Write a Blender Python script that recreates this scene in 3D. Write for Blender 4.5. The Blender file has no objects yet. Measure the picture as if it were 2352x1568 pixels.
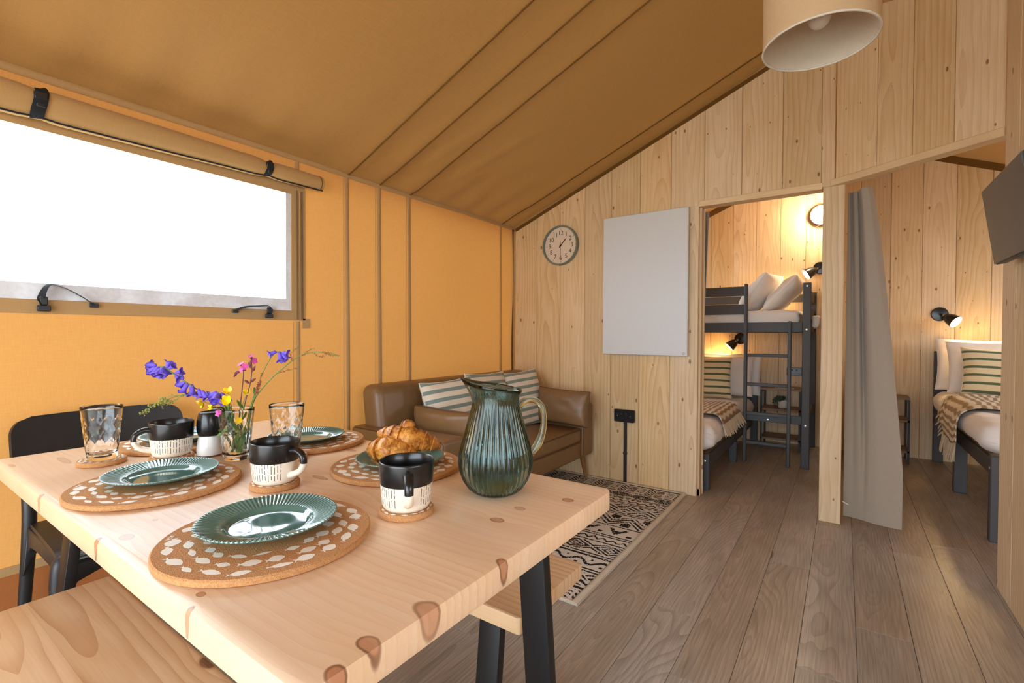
import bpy, bmesh, math, random
import numpy as np
from mathutils import Vector, Matrix, Euler

random.seed(7)
SC = bpy.context.scene
COL = SC.collection
PI = math.pi
R = math.radians

# ------------------------------------------------------------------ camera, sky, light, exposure
cam = bpy.data.cameras.new('camera')
cam.sensor_width = 36.0
cam.lens = 36.0 * 1096 / 2352
cam.clip_start = 0.02
cam_o = bpy.data.objects.new('camera', cam)
COL.objects.link(cam_o)
cam_o.location = (0, 0, 1.09)
cam_o.rotation_mode = 'XYZ'
cam_o.rotation_euler = Euler((R(90 - 0.914), R(0.0), R(34.8)), 'XYZ')
cam_o.rotation_euler = (cam_o.rotation_euler.to_matrix() @ Matrix.Rotation(R(0.228), 3, 'Z')).to_euler('XYZ')
SC.camera = cam_o

world = bpy.data.worlds.new('sky')
SC.world = world
world.use_nodes = True
bg = world.node_tree.nodes['Background']
bg.inputs[0].default_value = (0.80, 0.905, 1.0, 1)
bg.inputs[1].default_value = 1.0
SC.view_settings.view_transform = 'Standard'
SC.view_settings.look = 'None'
SC.view_settings.gamma = 1.0
SC.view_settings.use_curve_mapping = False
SC.view_settings.exposure = 3.28
SC.cycles.max_bounces = 14
SC.cycles.diffuse_bounces = 6
SC.cycles.transmission_bounces = 14
SC.cycles.transparent_max_bounces = 16
SC.cycles.caustics_reflective = False
SC.cycles.caustics_refractive = True
SC.cycles.sample_clamp_indirect = 6.0
SC.cycles.use_denoising = True


def portal(loc, rot, sx, sy):
    l = bpy.data.lights.new('sky_portal', 'AREA')
    l.shape = 'RECTANGLE'
    l.size = sx
    l.size_y = sy
    l.cycles.is_portal = True
    o = bpy.data.objects.new('sky_portal', l)
    o.location = loc
    o.rotation_euler = rot
    COL.objects.link(o)


portal((-2.36, 0.43, 1.5), (0, R(-90), 0), 0.62, 1.88)      # window in the left canvas wall
portal((-2.36, 4.62, 1.5), (0, R(-90), 0), 0.70, 1.10)      # bunk room window
portal((2.36, 4.65, 1.5), (0, R(90), 0), 0.70, 1.30)        # second bedroom window
portal((0.25, -2.05, 1.05), (R(90), 0, 0), 4.0, 2.1)        # open front of the tent behind the camera
portal((2.36, 0.2, 1.45), (0, R(90), 0), 0.8, 1.9)          # unseen window in the right canvas wall, enlarged for more fill light


# ------------------------------------------------------------------ helpers: geometry
def lin(r, g=None, b=None):
    if g is None:
        r, g, b = r
    f = lambda c: (c / 12.92 if c <= 0.04045 else ((c + 0.055) / 1.055) ** 2.4)
    return (f(r / 255), f(g / 255), f(b / 255), 1.0)


def merge(*gs):
    V, F, M = [], [], []
    for g in gs:
        o = len(V)
        V += list(g[0])
        F += [tuple(i + o for i in f) for f in g[1]]
        M += list(g[2]) if len(g) > 2 else [0] * len(g[1])
    return V, F, M


def xf(g, loc=(0, 0, 0), rot=(0, 0, 0), mat=None, scale=None):
    m = mat if mat is not None else Matrix.LocRotScale(Vector(loc), Euler(rot), Vector(scale) if scale else None)
    return ([tuple(m @ Vector(v)) for v in g[0]],) + tuple(g[1:])


def setm(g, i):
    return g[0], g[1], [i] * len(g[1])


def box(x0, x1, y0, y1, z0, z1, c=0.0):
    if c <= 0:
        V = [(x0, y0, z0), (x1, y0, z0), (x1, y1, z0), (x0, y1, z0), (x0, y0, z1), (x1, y0, z1), (x1, y1, z1), (x0, y1, z1)]
        F = [(0, 3, 2, 1), (4, 5, 6, 7), (0, 1, 5, 4), (1, 2, 6, 5), (2, 3, 7, 6), (3, 0, 4, 7)]
        return V, F
    X, Y, Z = (x0, x1), (y0, y1), (z0, z1)
    V, idx = [], {}
    for i in (0, 1):
        for j in (0, 1):
            for k in (0, 1):
                s = (1 - 2 * i, 1 - 2 * j, 1 - 2 * k)
                for a in range(3):
                    p = [X[i], Y[j], Z[k]]
                    for b in range(3):
                        if b != a:
                            p[b] += s[b] * c
                    idx[(i, j, k, a)] = len(V)
                    V.append(tuple(p))
    F = []
    for a in range(3):
        b, d = (a + 1) % 3, (a + 2) % 3
        for s in (0, 1):
            q = []
            for (u, w) in ((0, 0), (1, 0), (1, 1), (0, 1)):
                t = [0, 0, 0]
                t[a], t[b], t[d] = s, u, w
                q.append(idx[(t[0], t[1], t[2], a)])
            F.append(tuple(q) if s else tuple(q[::-1]))
    for a in range(3):
        b, d = (a + 1) % 3, (a + 2) % 3
        for sb in (0, 1):
            for sd in (0, 1):
                t0, t1 = [0] * 3, [0] * 3
                t0[a], t1[a] = 0, 1
                t0[b] = t1[b] = sb
                t0[d] = t1[d] = sd
                q = [idx[(*t0, b)], idx[(*t1, b)], idx[(*t1, d)], idx[(*t0, d)]]
                F.append(tuple(q) if (sb == sd) else tuple(q[::-1]))
    for i in (0, 1):
        for j in (0, 1):
            for k in (0, 1):
                q = (idx[(i, j, k, 0)], idx[(i, j, k, 1)], idx[(i, j, k, 2)])
                F.append(q if (i + j + k) % 2 else q[::-1])
    return V, F


def prism(poly, h0, h1, axis='z'):
    """extrude a 2D outline; axis z: (x,y), axis y: (x,z), axis x: (y,z)"""
    n = len(poly)
    if axis == 'z':
        f = lambda p, h: (p[0], p[1], h)
    elif axis == 'y':
        f = lambda p, h: (p[0], h, p[1])
    else:
        f = lambda p, h: (h, p[0], p[1])
    V = [f(p, h0) for p in poly] + [f(p, h1) for p in poly]
    F = [tuple(range(n))[::-1], tuple(range(n, 2 * n))] + [(i, (i + 1) % n, n + (i + 1) % n, n + i) for i in range(n)]
    return V, F


def rrect(x0, x1, y0, y1, r, n=5):
    P = []
    for cx, cy, a0 in ((x1 - r, y1 - r, 0), (x0 + r, y1 - r, 90), (x0 + r, y0 + r, 180), (x1 - r, y0 + r, 270)):
        for i in range(n + 1):
            a = R(a0 + 90 * i / n)
            P.append((cx + r * math.cos(a), cy + r * math.sin(a)))
    return P


def lathe(prof, n=48, closed=False, rf=None, zf=None, matf=None):
    """rings (r,z) about z. rf(theta, i, r)->r, zf(theta,i,z)->z. ends with r==0 are capped by a fan"""
    V, F, M = [], [], []
    m = len(prof)
    for i, (r, z) in enumerate(prof):
        for k in range(n):
            t = 2 * PI * k / n
            rr = rf(t, i, r) if rf else r
            zz = zf(t, i, z) if zf else z
            V.append((rr * math.cos(t), rr * math.sin(t), zz))
    for i in range(m - 1 + (1 if closed else 0)):
        j = (i + 1) % m
        for k in range(n):
            l = (k + 1) % n
            F.append((i * n + k, i * n + l, j * n + l, j * n + k))
            M.append(matf(2 * PI * (k + .5) / n, i) if matf else 0)
    if not closed:
        if prof[0][0] > 1e-9:
            F.append(tuple(range(n))[::-1]); M.append(0)
        if prof[-1][0] > 1e-9:
            F.append(tuple((m - 1) * n + k for k in range(n))); M.append(M[-1] if M else 0)
    return V, F, M


def frames(P):
    P = [Vector(p) for p in P]
    T = []
    for i in range(len(P)):
        a = P[max(0, i - 1)]
        b = P[min(len(P) - 1, i + 1)]
        d = (b - a)
        T.append(d.normalized() if d.length > 1e-12 else Vector((0, 0, 1)))
    u = T[0].orthogonal().normalized()
    U = []
    for t in T:
        u = (u - t * u.dot(t))
        u = u.normalized() if u.length > 1e-9 else t.orthogonal().normalized()
        U.append(u.copy())
    return P, T, U


def tube(P, rad, n=8, caps=True, flat=None, up=None):
    P, T, U = frames(P)
    if up is not None:
        U = []
        for t in T:
            w = Vector(up) - t * Vector(up).dot(t)
            U.append(w.normalized() if w.length > 1e-6 else t.orthogonal().normalized())
    V, F = [], []
    for i, p in enumerate(P):
        r = rad[i] if isinstance(rad, (list, tuple)) else rad
        w = T[i].cross(U[i])
        for k in range(n):
            a = 2 * PI * k / n
            V.append(tuple(p + U[i] * (r * math.cos(a)) * (flat if flat else 1) + w * (r * math.sin(a))))
    for i in range(len(P) - 1):
        for k in range(n):
            l = (k + 1) % n
            F.append((i * n + k, i * n + l, (i + 1) * n + l, (i + 1) * n + k))
    if caps:
        F.append(tuple(range(n))[::-1])
        F.append(tuple((len(P) - 1) * n + k for k in range(n)))
    return V, F


def bez(p0, p1, p2, p3, n=12):
    p0, p1, p2, p3 = map(Vector, (p0, p1, p2, p3))
    o = []
    for i in range(n + 1):
        t = i / n
        o.append(p0 * (1 - t) ** 3 + p1 * 3 * t * (1 - t) ** 2 + p2 * 3 * t * t * (1 - t) + p3 * t ** 3)
    return o


def spline(pts, n=8):
    """Catmull-Rom through points"""
    P = [Vector(p) for p in pts]
    P = [P[0] * 2 - P[1]] + P + [P[-1] * 2 - P[-2]]
    o = []
    for i in range(1, len(P) - 2):
        for k in range(n):
            t = k / n
            a, b, c, d = P[i - 1], P[i], P[i + 1], P[i + 2]
            o.append(0.5 * ((2 * b) + (c - a) * t + (2 * a - 5 * b + 4 * c - d) * t * t + (3 * b - a - 3 * c + d) * t ** 3))
    o.append(P[-2])
    return o


def grid(fn, nu, nv, wrap=False):
    V = [tuple(fn(i / nu, j / nv)) for j in range(nv + 1) for i in range(nu + 1)]
    F = [(j * (nu + 1) + i, j * (nu + 1) + i + 1, (j + 1) * (nu + 1) + i + 1, (j + 1) * (nu + 1) + i) for j in range(nv) for i in range(nu)]
    return V, F


def sheet(fn, nu, nv, th):
    """a cloth with thickness th: fn(u,v)->point"""
    V = [Vector(fn(i / nu, j / nv)) for j in range(nv + 1) for i in range(nu + 1)]
    w = nu + 1
    N = []
    for j in range(nv + 1):
        for i in range(w):
            a = V[j * w + min(i + 1, nu)] - V[j * w + max(i - 1, 0)]
            b = V[min(j + 1, nv) * w + i] - V[max(j - 1, 0) * w + i]
            k = a.cross(b)
            N.append(k.normalized() if k.length > 1e-12 else Vector((0, 0, 1)))
    o = len(V)
    W = [tuple(p) for p in V] + [tuple(p - n * th) for p, n in zip(V, N)]
    F = []
    for j in range(nv):
        for i in range(nu):
            a, b, c, d = j * w + i, j * w + i + 1, (j + 1) * w + i + 1, (j + 1) * w + i
            F.append((a, b, c, d))
            F.append((a + o, d + o, c + o, b + o))
    for i in range(nu):
        F.append((i + 1, i, i + o, i + 1 + o))
        k = nv * w + i
        F.append((k, k + 1, k + 1 + o, k + o))
    for j in range(nv):
        k = j * w
        F.append((k, k + w, k + w + o, k + o))
        k = j * w + nu
        F.append((k + w, k, k + o, k + w + o))
    return W, F


def vnoise(x, y, s=0):
    def h(i, j):
        v = math.sin(i * 127.1 + j * 311.7 + s * 74.7) * 43758.5453
        return v - math.floor(v)
    i, j = math.floor(x), math.floor(y)
    fx, fy = x - i, y - j
    fx, fy = fx * fx * (3 - 2 * fx), fy * fy * (3 - 2 * fy)
    return (h(i, j) * (1 - fx) + h(i + 1, j) * fx) * (1 - fy) + (h(i, j + 1) * (1 - fx) + h(i + 1, j + 1) * fx) * fy


def pillow(w, h, d, n=18, seed=0, ear=0.09, wr=0.004, flat=0.42):
    """a stuffed cushion lying in xy, thickness along z, with drawn-in sides and small corner ears"""
    V, F = [], []

    def P(u, v, s):
        x = w / 2 * u * (1 - ear * (1 - v * v))
        y = h / 2 * v * (1 - ear * (1 - u * u))
        t = max(0, 1 - abs(u) ** 2.6) ** flat * max(0, 1 - abs(v) ** 2.6) ** flat
        z = s * d / 2 * t + (vnoise(u * 4 + 9, v * 4 + 5, seed + s) - .5) * wr * 2 * t ** .5
        rr = math.hypot(u, v)
        z += wr * .8 * math.sin(math.atan2(v, u) * 9 + seed) * max(0, rr - .55) * t
        return (x, y, z)
    for s in (1, -1):
        o = len(V)
        for j in range(n + 1):
            for i in range(n + 1):
                u = math.sin((i / n - .5) * PI)
                v = math.sin((j / n - .5) * PI)
                V.append(P(u, v, s))
        for j in range(n):
            for i in range(n):
                a = o + j * (n + 1) + i
                q = (a, a + 1, a + n + 2, a + n + 1)
                F.append(q if s > 0 else q[::-1])
    return V, F


def pillow_edge(w, h, n=18, ear=0.09, r=0.004):
    """the sewn piping around the cushion's rim"""
    pts = []
    S = [math.sin((i / n - .5) * PI) for i in range(n + 1)]
    for u in S[:-1]:
        pts.append((w / 2 * u, -h / 2 * (1 - ear * (1 - u * u)), 0))
    for v in S[:-1]:
        pts.append((w / 2 * (1 - ear * (1 - v * v)), h / 2 * v, 0))
    for u in S[::-1][:-1]:
        pts.append((w / 2 * u, h / 2 * (1 - ear * (1 - u * u)), 0))
    for v in S[::-1][:-1]:
        pts.append((-w / 2 * (1 - ear * (1 - v * v)), h / 2 * v, 0))
    pts.append(pts[0])
    return tube(pts, r, 6, caps=False)


def basis(loc, xd, yd):
    x = Vector(xd).normalized()
    y = Vector(yd)
    y = (y - x * y.dot(x)).normalized()
    z = x.cross(y)
    m = Matrix((x, y, z)).transposed().to_4x4()
    m.translation = Vector(loc)
    return m


# ------------------------------------------------------------------ helpers: objects
def mesh(name, g, mats, smooth=None):
    me = bpy.data.meshes.new(name)
    me.from_pydata([tuple(v) for v in g[0]], [], [tuple(f) for f in g[1]])
    for m in (mats if isinstance(mats, (list, tuple)) else [mats]):
        me.materials.append(m)
    if len(g) > 2 and any(g[2]):
        me.polygons.foreach_set('material_index', list(g[2]))
    bm = bmesh.new()
    bm.from_mesh(me)
    bmesh.ops.remove_doubles(bm, verts=bm.verts, dist=1e-6)
    bmesh.ops.recalc_face_normals(bm, faces=bm.faces)
    bm.to_mesh(me)
    bm.free()
    if smooth is not None:
        me.polygons.foreach_set('use_smooth', [True] * len(me.polygons))
        me.set_sharp_from_angle(angle=R(smooth))
    me.update()
    return me


def put(name, me, parent=None, loc=(0, 0, 0), rot=(0, 0, 0), mat=None):
    o = bpy.data.objects.new(name, me)
    COL.objects.link(o)
    if parent is not None:
        o.parent = parent
    if mat is not None:
        o.matrix_local = mat
    else:
        o.location = loc
        o.rotation_euler = rot
    return o


def obj(name, g, mats, parent=None, loc=(0, 0, 0), rot=(0, 0, 0), mat=None, smooth=None, bevel=None, seg=2):
    o = put(name, mesh(name, g, mats, smooth), parent, loc, rot, mat)
    if bevel:
        b = o.modifiers.new('bevel', 'BEVEL')
        b.width = bevel
        b.segments = seg
        b.limit_method = 'ANGLE'
        b.angle_limit = R(40)
        b.harden_normals = False
        if smooth is None:
            o.data.polygons.foreach_set('use_smooth', [True] * len(o.data.polygons))
            o.data.set_sharp_from_angle(angle=R(180))
    return o


def empty(name, loc=(0, 0, 0), rot=(0, 0, 0), mat=None):
    o = bpy.data.objects.new(name, None)
    o.empty_display_size = 0.05
    COL.objects.link(o)
    if mat is not None:
        o.matrix_world = mat
    else:
        o.location = loc
        o.rotation_euler = rot
    return o


def tag(o, label=None, cat=None, group=None, kind=None):
    if label: o['label'] = label
    if cat: o['category'] = cat
    if group: o['group'] = group
    if kind: o['kind'] = kind
    return o


def thing(name, label, cat, loc=(0, 0, 0), rot=(0, 0, 0), group=None, mat=None):
    return tag(empty(name, loc, rot, mat), label, cat, group)


def copy_tree(o, parent=None):
    c = o.copy()
    COL.objects.link(c)
    c.parent = parent
    for ch in list(o.children):
        copy_tree(ch, c)
    return c


def text_geo(s, size, depth=0.0004, spacing=1.0):
    cu = bpy.data.curves.new('lettering', 'FONT')
    cu.body = s
    cu.size = size
    cu.extrude = depth
    cu.align_x = 'CENTER'
    cu.align_y = 'CENTER'
    cu.space_character = spacing
    t = bpy.data.objects.new('lettering', cu)
    COL.objects.link(t)
    bpy.context.view_layer.update()
    dg = bpy.context.evaluated_depsgraph_get()
    me = bpy.data.meshes.new_from_object(t.evaluated_get(dg))
    g = ([tuple(v.co) for v in me.vertices], [tuple(p.vertices) for p in me.polygons])
    bpy.data.objects.remove(t)
    bpy.data.curves.remove(cu)
    bpy.data.meshes.remove(me)
    return g


# ------------------------------------------------------------------ helpers: materials
class NT:
    def __init__(s, name):
        s.m = bpy.data.materials.new(name)
        s.m.use_nodes = True
        s.t = s.m.node_tree
        s.t.nodes.clear()
        s.out = s.t.nodes.new('ShaderNodeOutputMaterial')

    def n(s, kind, **kw):
        k = s.t.nodes.new(kind)
        for a, b in kw.items():
            setattr(k, a, b)
        return k

    def link(s, a, b):
        s.t.links.new(a, b)

    def put(s, sock, v):
        if isinstance(v, bpy.types.NodeSocket):
            s.link(v, sock)
        elif v is not None:
            sock.default_value = v

    def math(s, op, a, b=None, c=None, clamp=False):
        k = s.n('ShaderNodeMath', operation=op, use_clamp=clamp)
        for i, v in enumerate((a, b, c)):
            if v is not None:
                s.put(k.inputs[i], v)
        return k.outputs[0]

    def mix(s, f, a, b, mode='MIX'):
        k = s.n('ShaderNodeMix', data_type='RGBA', blend_type=mode)
        s.put(k.inputs[0], f)
        s.put(k.inputs[6], a)
        s.put(k.inputs[7], b)
        return k.outputs[2]

    def noise(s, vec, scale=5.0, detail=2.0, rough=0.5, dist=0.0):
        k = s.n('ShaderNodeTexNoise')
        if vec is not None:
            s.link(vec, k.inputs['Vector'])
        s.put(k.inputs['Scale'], scale)
        k.inputs['Detail'].default_value = detail
        k.inputs['Roughness'].default_value = rough
        k.inputs['Distortion'].default_value = dist
        return k.outputs['Fac']

    def comb(s, x, y, z):
        k = s.n('ShaderNodeCombineXYZ')
        for i, v in enumerate((x, y, z)):
            s.put(k.inputs[i], v)
        return k.outputs[0]

    def obj(s):
        return s.n('ShaderNodeTexCoord').outputs['Object']

    def sep(s, v):
        k = s.n('ShaderNodeSeparateXYZ')
        s.link(v, k.inputs[0])
        return k.outputs[0], k.outputs[1], k.outputs[2]

    def rng(s, v, a, b, c=0.0, d=1.0, smooth=False):
        k = s.n('ShaderNodeMapRange', interpolation_type='SMOOTHSTEP' if smooth else 'LINEAR')
        s.put(k.inputs[0], v)
        for i, q in enumerate((a, b, c, d)):
            s.put(k.inputs[i + 1], q)
        return k.outputs[0]

    def rand(s):
        return s.n('ShaderNodeObjectInfo').outputs['Random']

    def bump(s, h, strength=0.3, dist=0.002):
        k = s.n('ShaderNodeBump')
        k.inputs['Strength'].default_value = strength
        k.inputs['Distance'].default_value = dist
        s.link(h, k.inputs['Height'])
        return k.outputs[0]

    def bsdf(s, color=None, rough=0.5, spec=0.5, metal=0.0, normal=None, trans=0.0, ior=1.5, emit=None, es=0.0, coat=0.0, sheen=0.0, alpha=None):
        k = s.n('ShaderNodeBsdfPrincipled')
        s.put(k.inputs['Base Color'], color)
        s.put(k.inputs['Roughness'], rough)
        k.inputs['Specular IOR Level'].default_value = spec
        k.inputs['Metallic'].default_value = metal
        k.inputs['Transmission Weight'].default_value = trans
        k.inputs['IOR'].default_value = ior
        k.inputs['Coat Weight'].default_value = coat
        k.inputs['Sheen Weight'].default_value = sheen
        if normal is not None:
            s.link(normal, k.inputs['Normal'])
        if emit is not None:
            k.inputs['Emission Color'].default_value = emit
            k.inputs['Emission Strength'].default_value = es
        return k.outputs[0]

    def done(s, sh):
        s.link(sh, s.out.inputs['Surface'])
        return s.m


def plain(name, c, rough=0.5, spec=0.5, metal=0.0, var=0.04, nscale=30, bump=0.0, bscale=400, coat=0.0, sheen=0.0):
    q = NT(name)
    o = q.obj()
    f = q.noise(o, nscale, 3)
    c = lin(c)
    a = tuple(max(0, x * (1 - var * 2)) for x in c[:3]) + (1,)
    b = tuple(min(1, x * (1 + var * 2)) for x in c[:3]) + (1,)
    col = q.mix(f, a, b)
    nm = q.bump(q.noise(o, bscale, 2), bump, 0.001) if bump else None
    return q.done(q.bsdf(col, rough, spec, metal, nm, coat=coat, sheen=sheen))


def wood(name, light, mid, dark, knotc, axis='Z', ringf=55, ringamt=0.5, rough=0.5, kx=5.0, kg=2.2, kthr=0.5, kr=(0.02, 0.09),
         slope=0.03, wav=0.22, vary=0.12, knots=(), gl=0.9, fine=0.25, spec=0.4, bumpd=0.0006, satvar=0.0):
    q = NT(name)
    x, y, z = q.sep(q.obj())
    a0, g0, t0 = {'Z': (x, z, y), 'X': (y, x, z), 'Y': (x, y, z)}[axis]
    rnd = q.rand()
    a = q.math('ADD', a0, q.math('MULTIPLY', q.math('SUBTRACT', q.math('FRACT', q.math('MULTIPLY', rnd, 7.13)), 0.5), 0.16))
    g = q.math('ADD', g0, q.math('MULTIPLY', rnd, 23.0))
    seed = q.math('MULTIPLY', rnd, 40.0)
    low = q.noise(q.comb(q.math('MULTIPLY', a, 2.2), q.math('MULTIPLY', g, gl), q.math('ADD', seed, t0)), 1.6, 2)
    low2 = q.noise(q.comb(q.math('MULTIPLY', a, 9), q.math('MULTIPLY', g, 2.2), seed), 1.5, 2)
    # random knots
    halo = mask = core = None
    if kthr < 1:
        vo = q.n('ShaderNodeTexVoronoi', voronoi_dimensions='2D', feature='F1')
        q.link(q.comb(q.math('MULTIPLY', q.math('ADD', a, q.math('MULTIPLY', rnd, 9.7)), kx), q.math('MULTIPLY', g, kg), 0.0), vo.inputs['Vector'])
        vo.inputs['Scale'].default_value = 1.0
        cr, cg, cb = q.sep(vo.outputs['Color'])
        ex = q.math('GREATER_THAN', cr, kthr)
        rad = q.rng(q.math('MULTIPLY', cg, cg), 0, 1, kr[0], kr[1])
        d = q.math('ADD', vo.outputs['Distance'], q.math('MULTIPLY', q.math('SUBTRACT', low2, 0.5), 0.02))
        rel = q.math('DIVIDE', d, rad)
        mask = q.math('MULTIPLY', q.rng(rel, 1.0, 0.72, 0, 1, True), ex)
        core = q.math('MULTIPLY', q.rng(rel, 1.25, 0.95, 0, 1, True), ex)
        halo = q.math('MULTIPLY', q.math('MULTIPLY', q.rng(rel, 4.0, 0.6, 0, 1, True), ex), rad)
    hb = q.math('MULTIPLY', halo, 0.12) if halo is not None else 0.0
    kc = kr_ = None
    for (ka, kgr, rx, ry, dk) in knots:       # knots with a place of their own
        dx = q.math('DIVIDE', q.math('SUBTRACT', a0, ka), rx)
        dy = q.math('DIVIDE', q.math('SUBTRACT', g0, kgr), ry)
        dz = q.math('DIVIDE', q.math('SUBTRACT', t0, 0.748), 0.035)
        dd = q.math('SQRT', q.math('ADD', q.math('MULTIPLY', dz, dz), q.math('ADD', q.math('MULTIPLY', dx, dx), q.math('MULTIPLY', dy, dy))))
        dd = q.math('ADD', dd, q.math('MULTIPLY', q.math('SUBTRACT', low2, 0.5), 0.5))
        m1 = q.math('MULTIPLY', q.rng(dd, 1.15, 0.8, 0, 1, True), dk)
        h1 = q.math('MULTIPLY', q.rng(dd, 5.0, 0.4, 0, 1, True), rx * 0.7)
        rim = q.math('MULTIPLY', q.rng(q.math('ABSOLUTE', q.math('SUBTRACT', dd, 0.95)), 0.22, 0.02, 0, 1, True), dk)
        kc = m1 if kc is None else q.math('MAXIMUM', kc, m1)
        kr_ = rim if kr_ is None else q.math('MAXIMUM', kr_, rim)
        hb = h1 if isinstance(hb, float) else q.math('ADD', hb, h1)
    h = q.math('ADD', q.math('MULTIPLY', g0, slope), q.math('MULTIPLY', q.math('SUBTRACT', low, 0.5), wav))
    h = q.math('ADD', h, q.math('MULTIPLY', q.math('SUBTRACT', q.math('FRACT', q.math('MULTIPLY', rnd, 3.77)), 0.3), 0.12))
    r = q.math('SQRT', q.math('ADD', q.math('MULTIPLY', a, a), q.math('MULTIPLY', h, h)))
    r = q.math('ADD', r, hb)
    r = q.math('ADD', r, q.math('MULTIPLY', low2, 0.006))
    ring = q.math('FRACT', q.math('MULTIPLY', r, ringf))
    ring = q.math('POWER', ring, 2.6)
    fib = q.noise(q.comb(q.math('MULTIPLY', a, 120), q.math('MULTIPLY', g, 3.0), q.math('ADD', seed, q.math('MULTIPLY', t0, 60))), 2.0, 3)
    amt = q.rng(low, 0.3, 0.75, ringamt * 0.35, ringamt)
    col = q.mix(q.rng(low2, 0.25, 0.75), lin(light), lin(mid))
    col = q.mix(q.math('MULTIPLY', ring, amt), col, lin(dark))
    col = q.mix(q.math('MULTIPLY', q.rng(fib, 0.35, 0.8), fine), col, lin(dark))
    if core is not None:
        col = q.mix(q.math('MULTIPLY', core, 0.35), col, lin(dark))
        kk = tuple(int(v) for v in knotc)
        col = q.mix(q.math('MULTIPLY', mask, q.rng(fib, 0.2, 0.8, 0.55, 0.95)), col, lin(kk))
    if kc is not None:
        col = q.mix(q.math('MULTIPLY', kc, q.rng(low2, 0.2, 0.8, 0.45, 0.95)), col, lin(tuple(int(v * 1.25) for v in knotc)))
        col = q.mix(q.math('MULTIPLY', kr_, q.rng(low2, 0.25, 0.7, 0.15, 0.95)), col, lin(tuple(int(v * 0.75) for v in knotc)))
    hs = q.n('ShaderNodeHueSaturation')
    q.link(col, hs.inputs['Color'])
    q.link(q.rng(q.math('FRACT', q.math('MULTIPLY', rnd, 11.3)), 0, 1, 1 - vary, 1 + vary * 0.6), hs.inputs['Value'])
    q.link(q.rng(q.math('FRACT', q.math('MULTIPLY', rnd, 5.9)), 0, 1, 1 - satvar, 1 + satvar), hs.inputs['Saturation'])
    bm = q.bump(q.math('ADD', q.math('MULTIPLY', ring, 0.5), fib), 0.35, bumpd)
    return q.done(q.bsdf(hs.outputs[0], rough, spec, 0, bm))


def glass(name, tint=(255, 255, 255), rough=0.0, ior=1.47):
    q = NT(name)
    g = q.n('ShaderNodeBsdfGlass')
    v = q.mix(q.noise(q.obj(), 20, 1), lin(tint), lin(tuple(min(255, c + 1) for c in tint)))
    q.link(v, g.inputs['Color'])
    g.inputs['Roughness'].default_value = rough
    g.inputs['IOR'].default_value = ior
    return q.done(g.outputs[0])


def canvas(name, face, through, tw, weave=1400, rough=0.9, wr=0.0, spec=0.15):
    """tent cloth: woven face that scatters light and lets a little of the daylight through"""
    q = NT(name)
    o = q.obj()
    x, y, z = q.sep(o)
    st = q.noise(o, 2.2, 3)
    w = q.math('MULTIPLY', q.noise(q.comb(q.math('MULTIPLY', y, 30), q.math('MULTIPLY', z, 900), x), 1, 1), 0.5)
    w = q.math('ADD', w, q.math('MULTIPLY', q.noise(q.comb(q.math('MULTIPLY', y, 900), q.math('MULTIPLY', z, 30), x), 1, 1), 0.5))
    c = lin(face)
    lo = tuple(k * 0.93 for k in c[:3]) + (1,)
    hi = tuple(min(1, k * 1.06) for k in c[:3]) + (1,)
    col = q.mix(q.rng(w, 0.35, 0.65), lo, hi)
    hgt = q.math('ADD', q.math('MULTIPLY', w, 0.4), q.math('MULTIPLY', q.noise(o, 14, 3), wr))
    nm = q.bump(hgt, 0.4, 0.003)
    b = q.bsdf(col, rough, spec, 0, nm, sheen=0.1)
    t = q.n('ShaderNodeBsdfTranslucent')
    q.link(q.mix(q.rng(st, 0.3, 0.7), lin(tuple(int(k * 0.96) for k in through)), lin(through)), t.inputs[0])
    mx = q.n('ShaderNodeMixShader')
    mx.inputs[0].default_value = tw
    q.link(b, mx.inputs[1])
    q.link(t.outputs[0], mx.inputs[2])
    return q.done(mx.outputs[0])


def fabric(name, c, scale=700, rough=0.95, var=0.06, wr=0.35, big=18, sheen=0.25):
    q = NT(name)
    o = q.obj()
    x, y, z = q.sep(o)
    w = q.n('ShaderNodeTexWave', wave_type='BANDS', bands_direction='Z')
    q.link(o, w.inputs[0]); w.inputs['Scale'].default_value = scale / 6.0
    w.inputs['Distortion'].default_value = 2.0
    f = q.noise(o, scale, 2)
    c = lin(c)
    col = q.mix(q.rng(f, 0.3, 0.7), tuple(k * (1 - var) for k in c[:3]) + (1,), tuple(min(1, k * (1 + var)) for k in c[:3]) + (1,))
    hgt = q.math('ADD', q.math('MULTIPLY', f, 0.15), q.math('MULTIPLY', q.noise(o, big, 2, 0.5, 0.8), wr))
    nm = q.bump(hgt, 0.35, 0.012)
    return q.done(q.bsdf(col, rough, 0.15, 0, nm, sheen=sheen))


def stripes(name, ca, cb, axis=1, period=0.066, width=0.36, phase=0.0, bg2=None):
    q = NT(name)
    o = q.obj()
    s = q.sep(o)
    f = q.noise(o, 900, 2)
    w = q.math('ADD', s[axis], q.math('MULTIPLY', q.math('SUBTRACT', q.noise(o, 9, 1), 0.5), 0.004))
    p = q.math('FRACT', q.math('ADD', q.math('DIVIDE', w, period), 10.0 + phase))
    thin = q.math('MULTIPLY', q.math('GREATER_THAN', p, 0.25), q.math('LESS_THAN', p, 0.25 + width))
    col = q.mix(thin, lin(ca), lin(cb))
    col = q.mix(q.math('MULTIPLY', q.rng(f, 0.3, 0.75), 0.12), col, lin((120, 105, 85)))
    nm = q.bump(q.math('ADD', q.math('MULTIPLY', f, 0.2), q.noise(o, 22, 2, 0.5, 1.0)), 0.3, 0.006)
    return q.done(q.bsdf(col, 0.95, 0.12, 0, nm, sheen=0.2))


def glow(name, c, strength):
    q = NT(name)
    e = q.n('ShaderNodeEmission')
    v = q.mix(q.noise(q.obj(), 8, 1), lin(c), lin(tuple(min(255, k + 2) for k in c)))
    q.link(v, e.inputs[0])
    e.inputs[1].default_value = strength
    return q.done(e.outputs[0])


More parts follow.
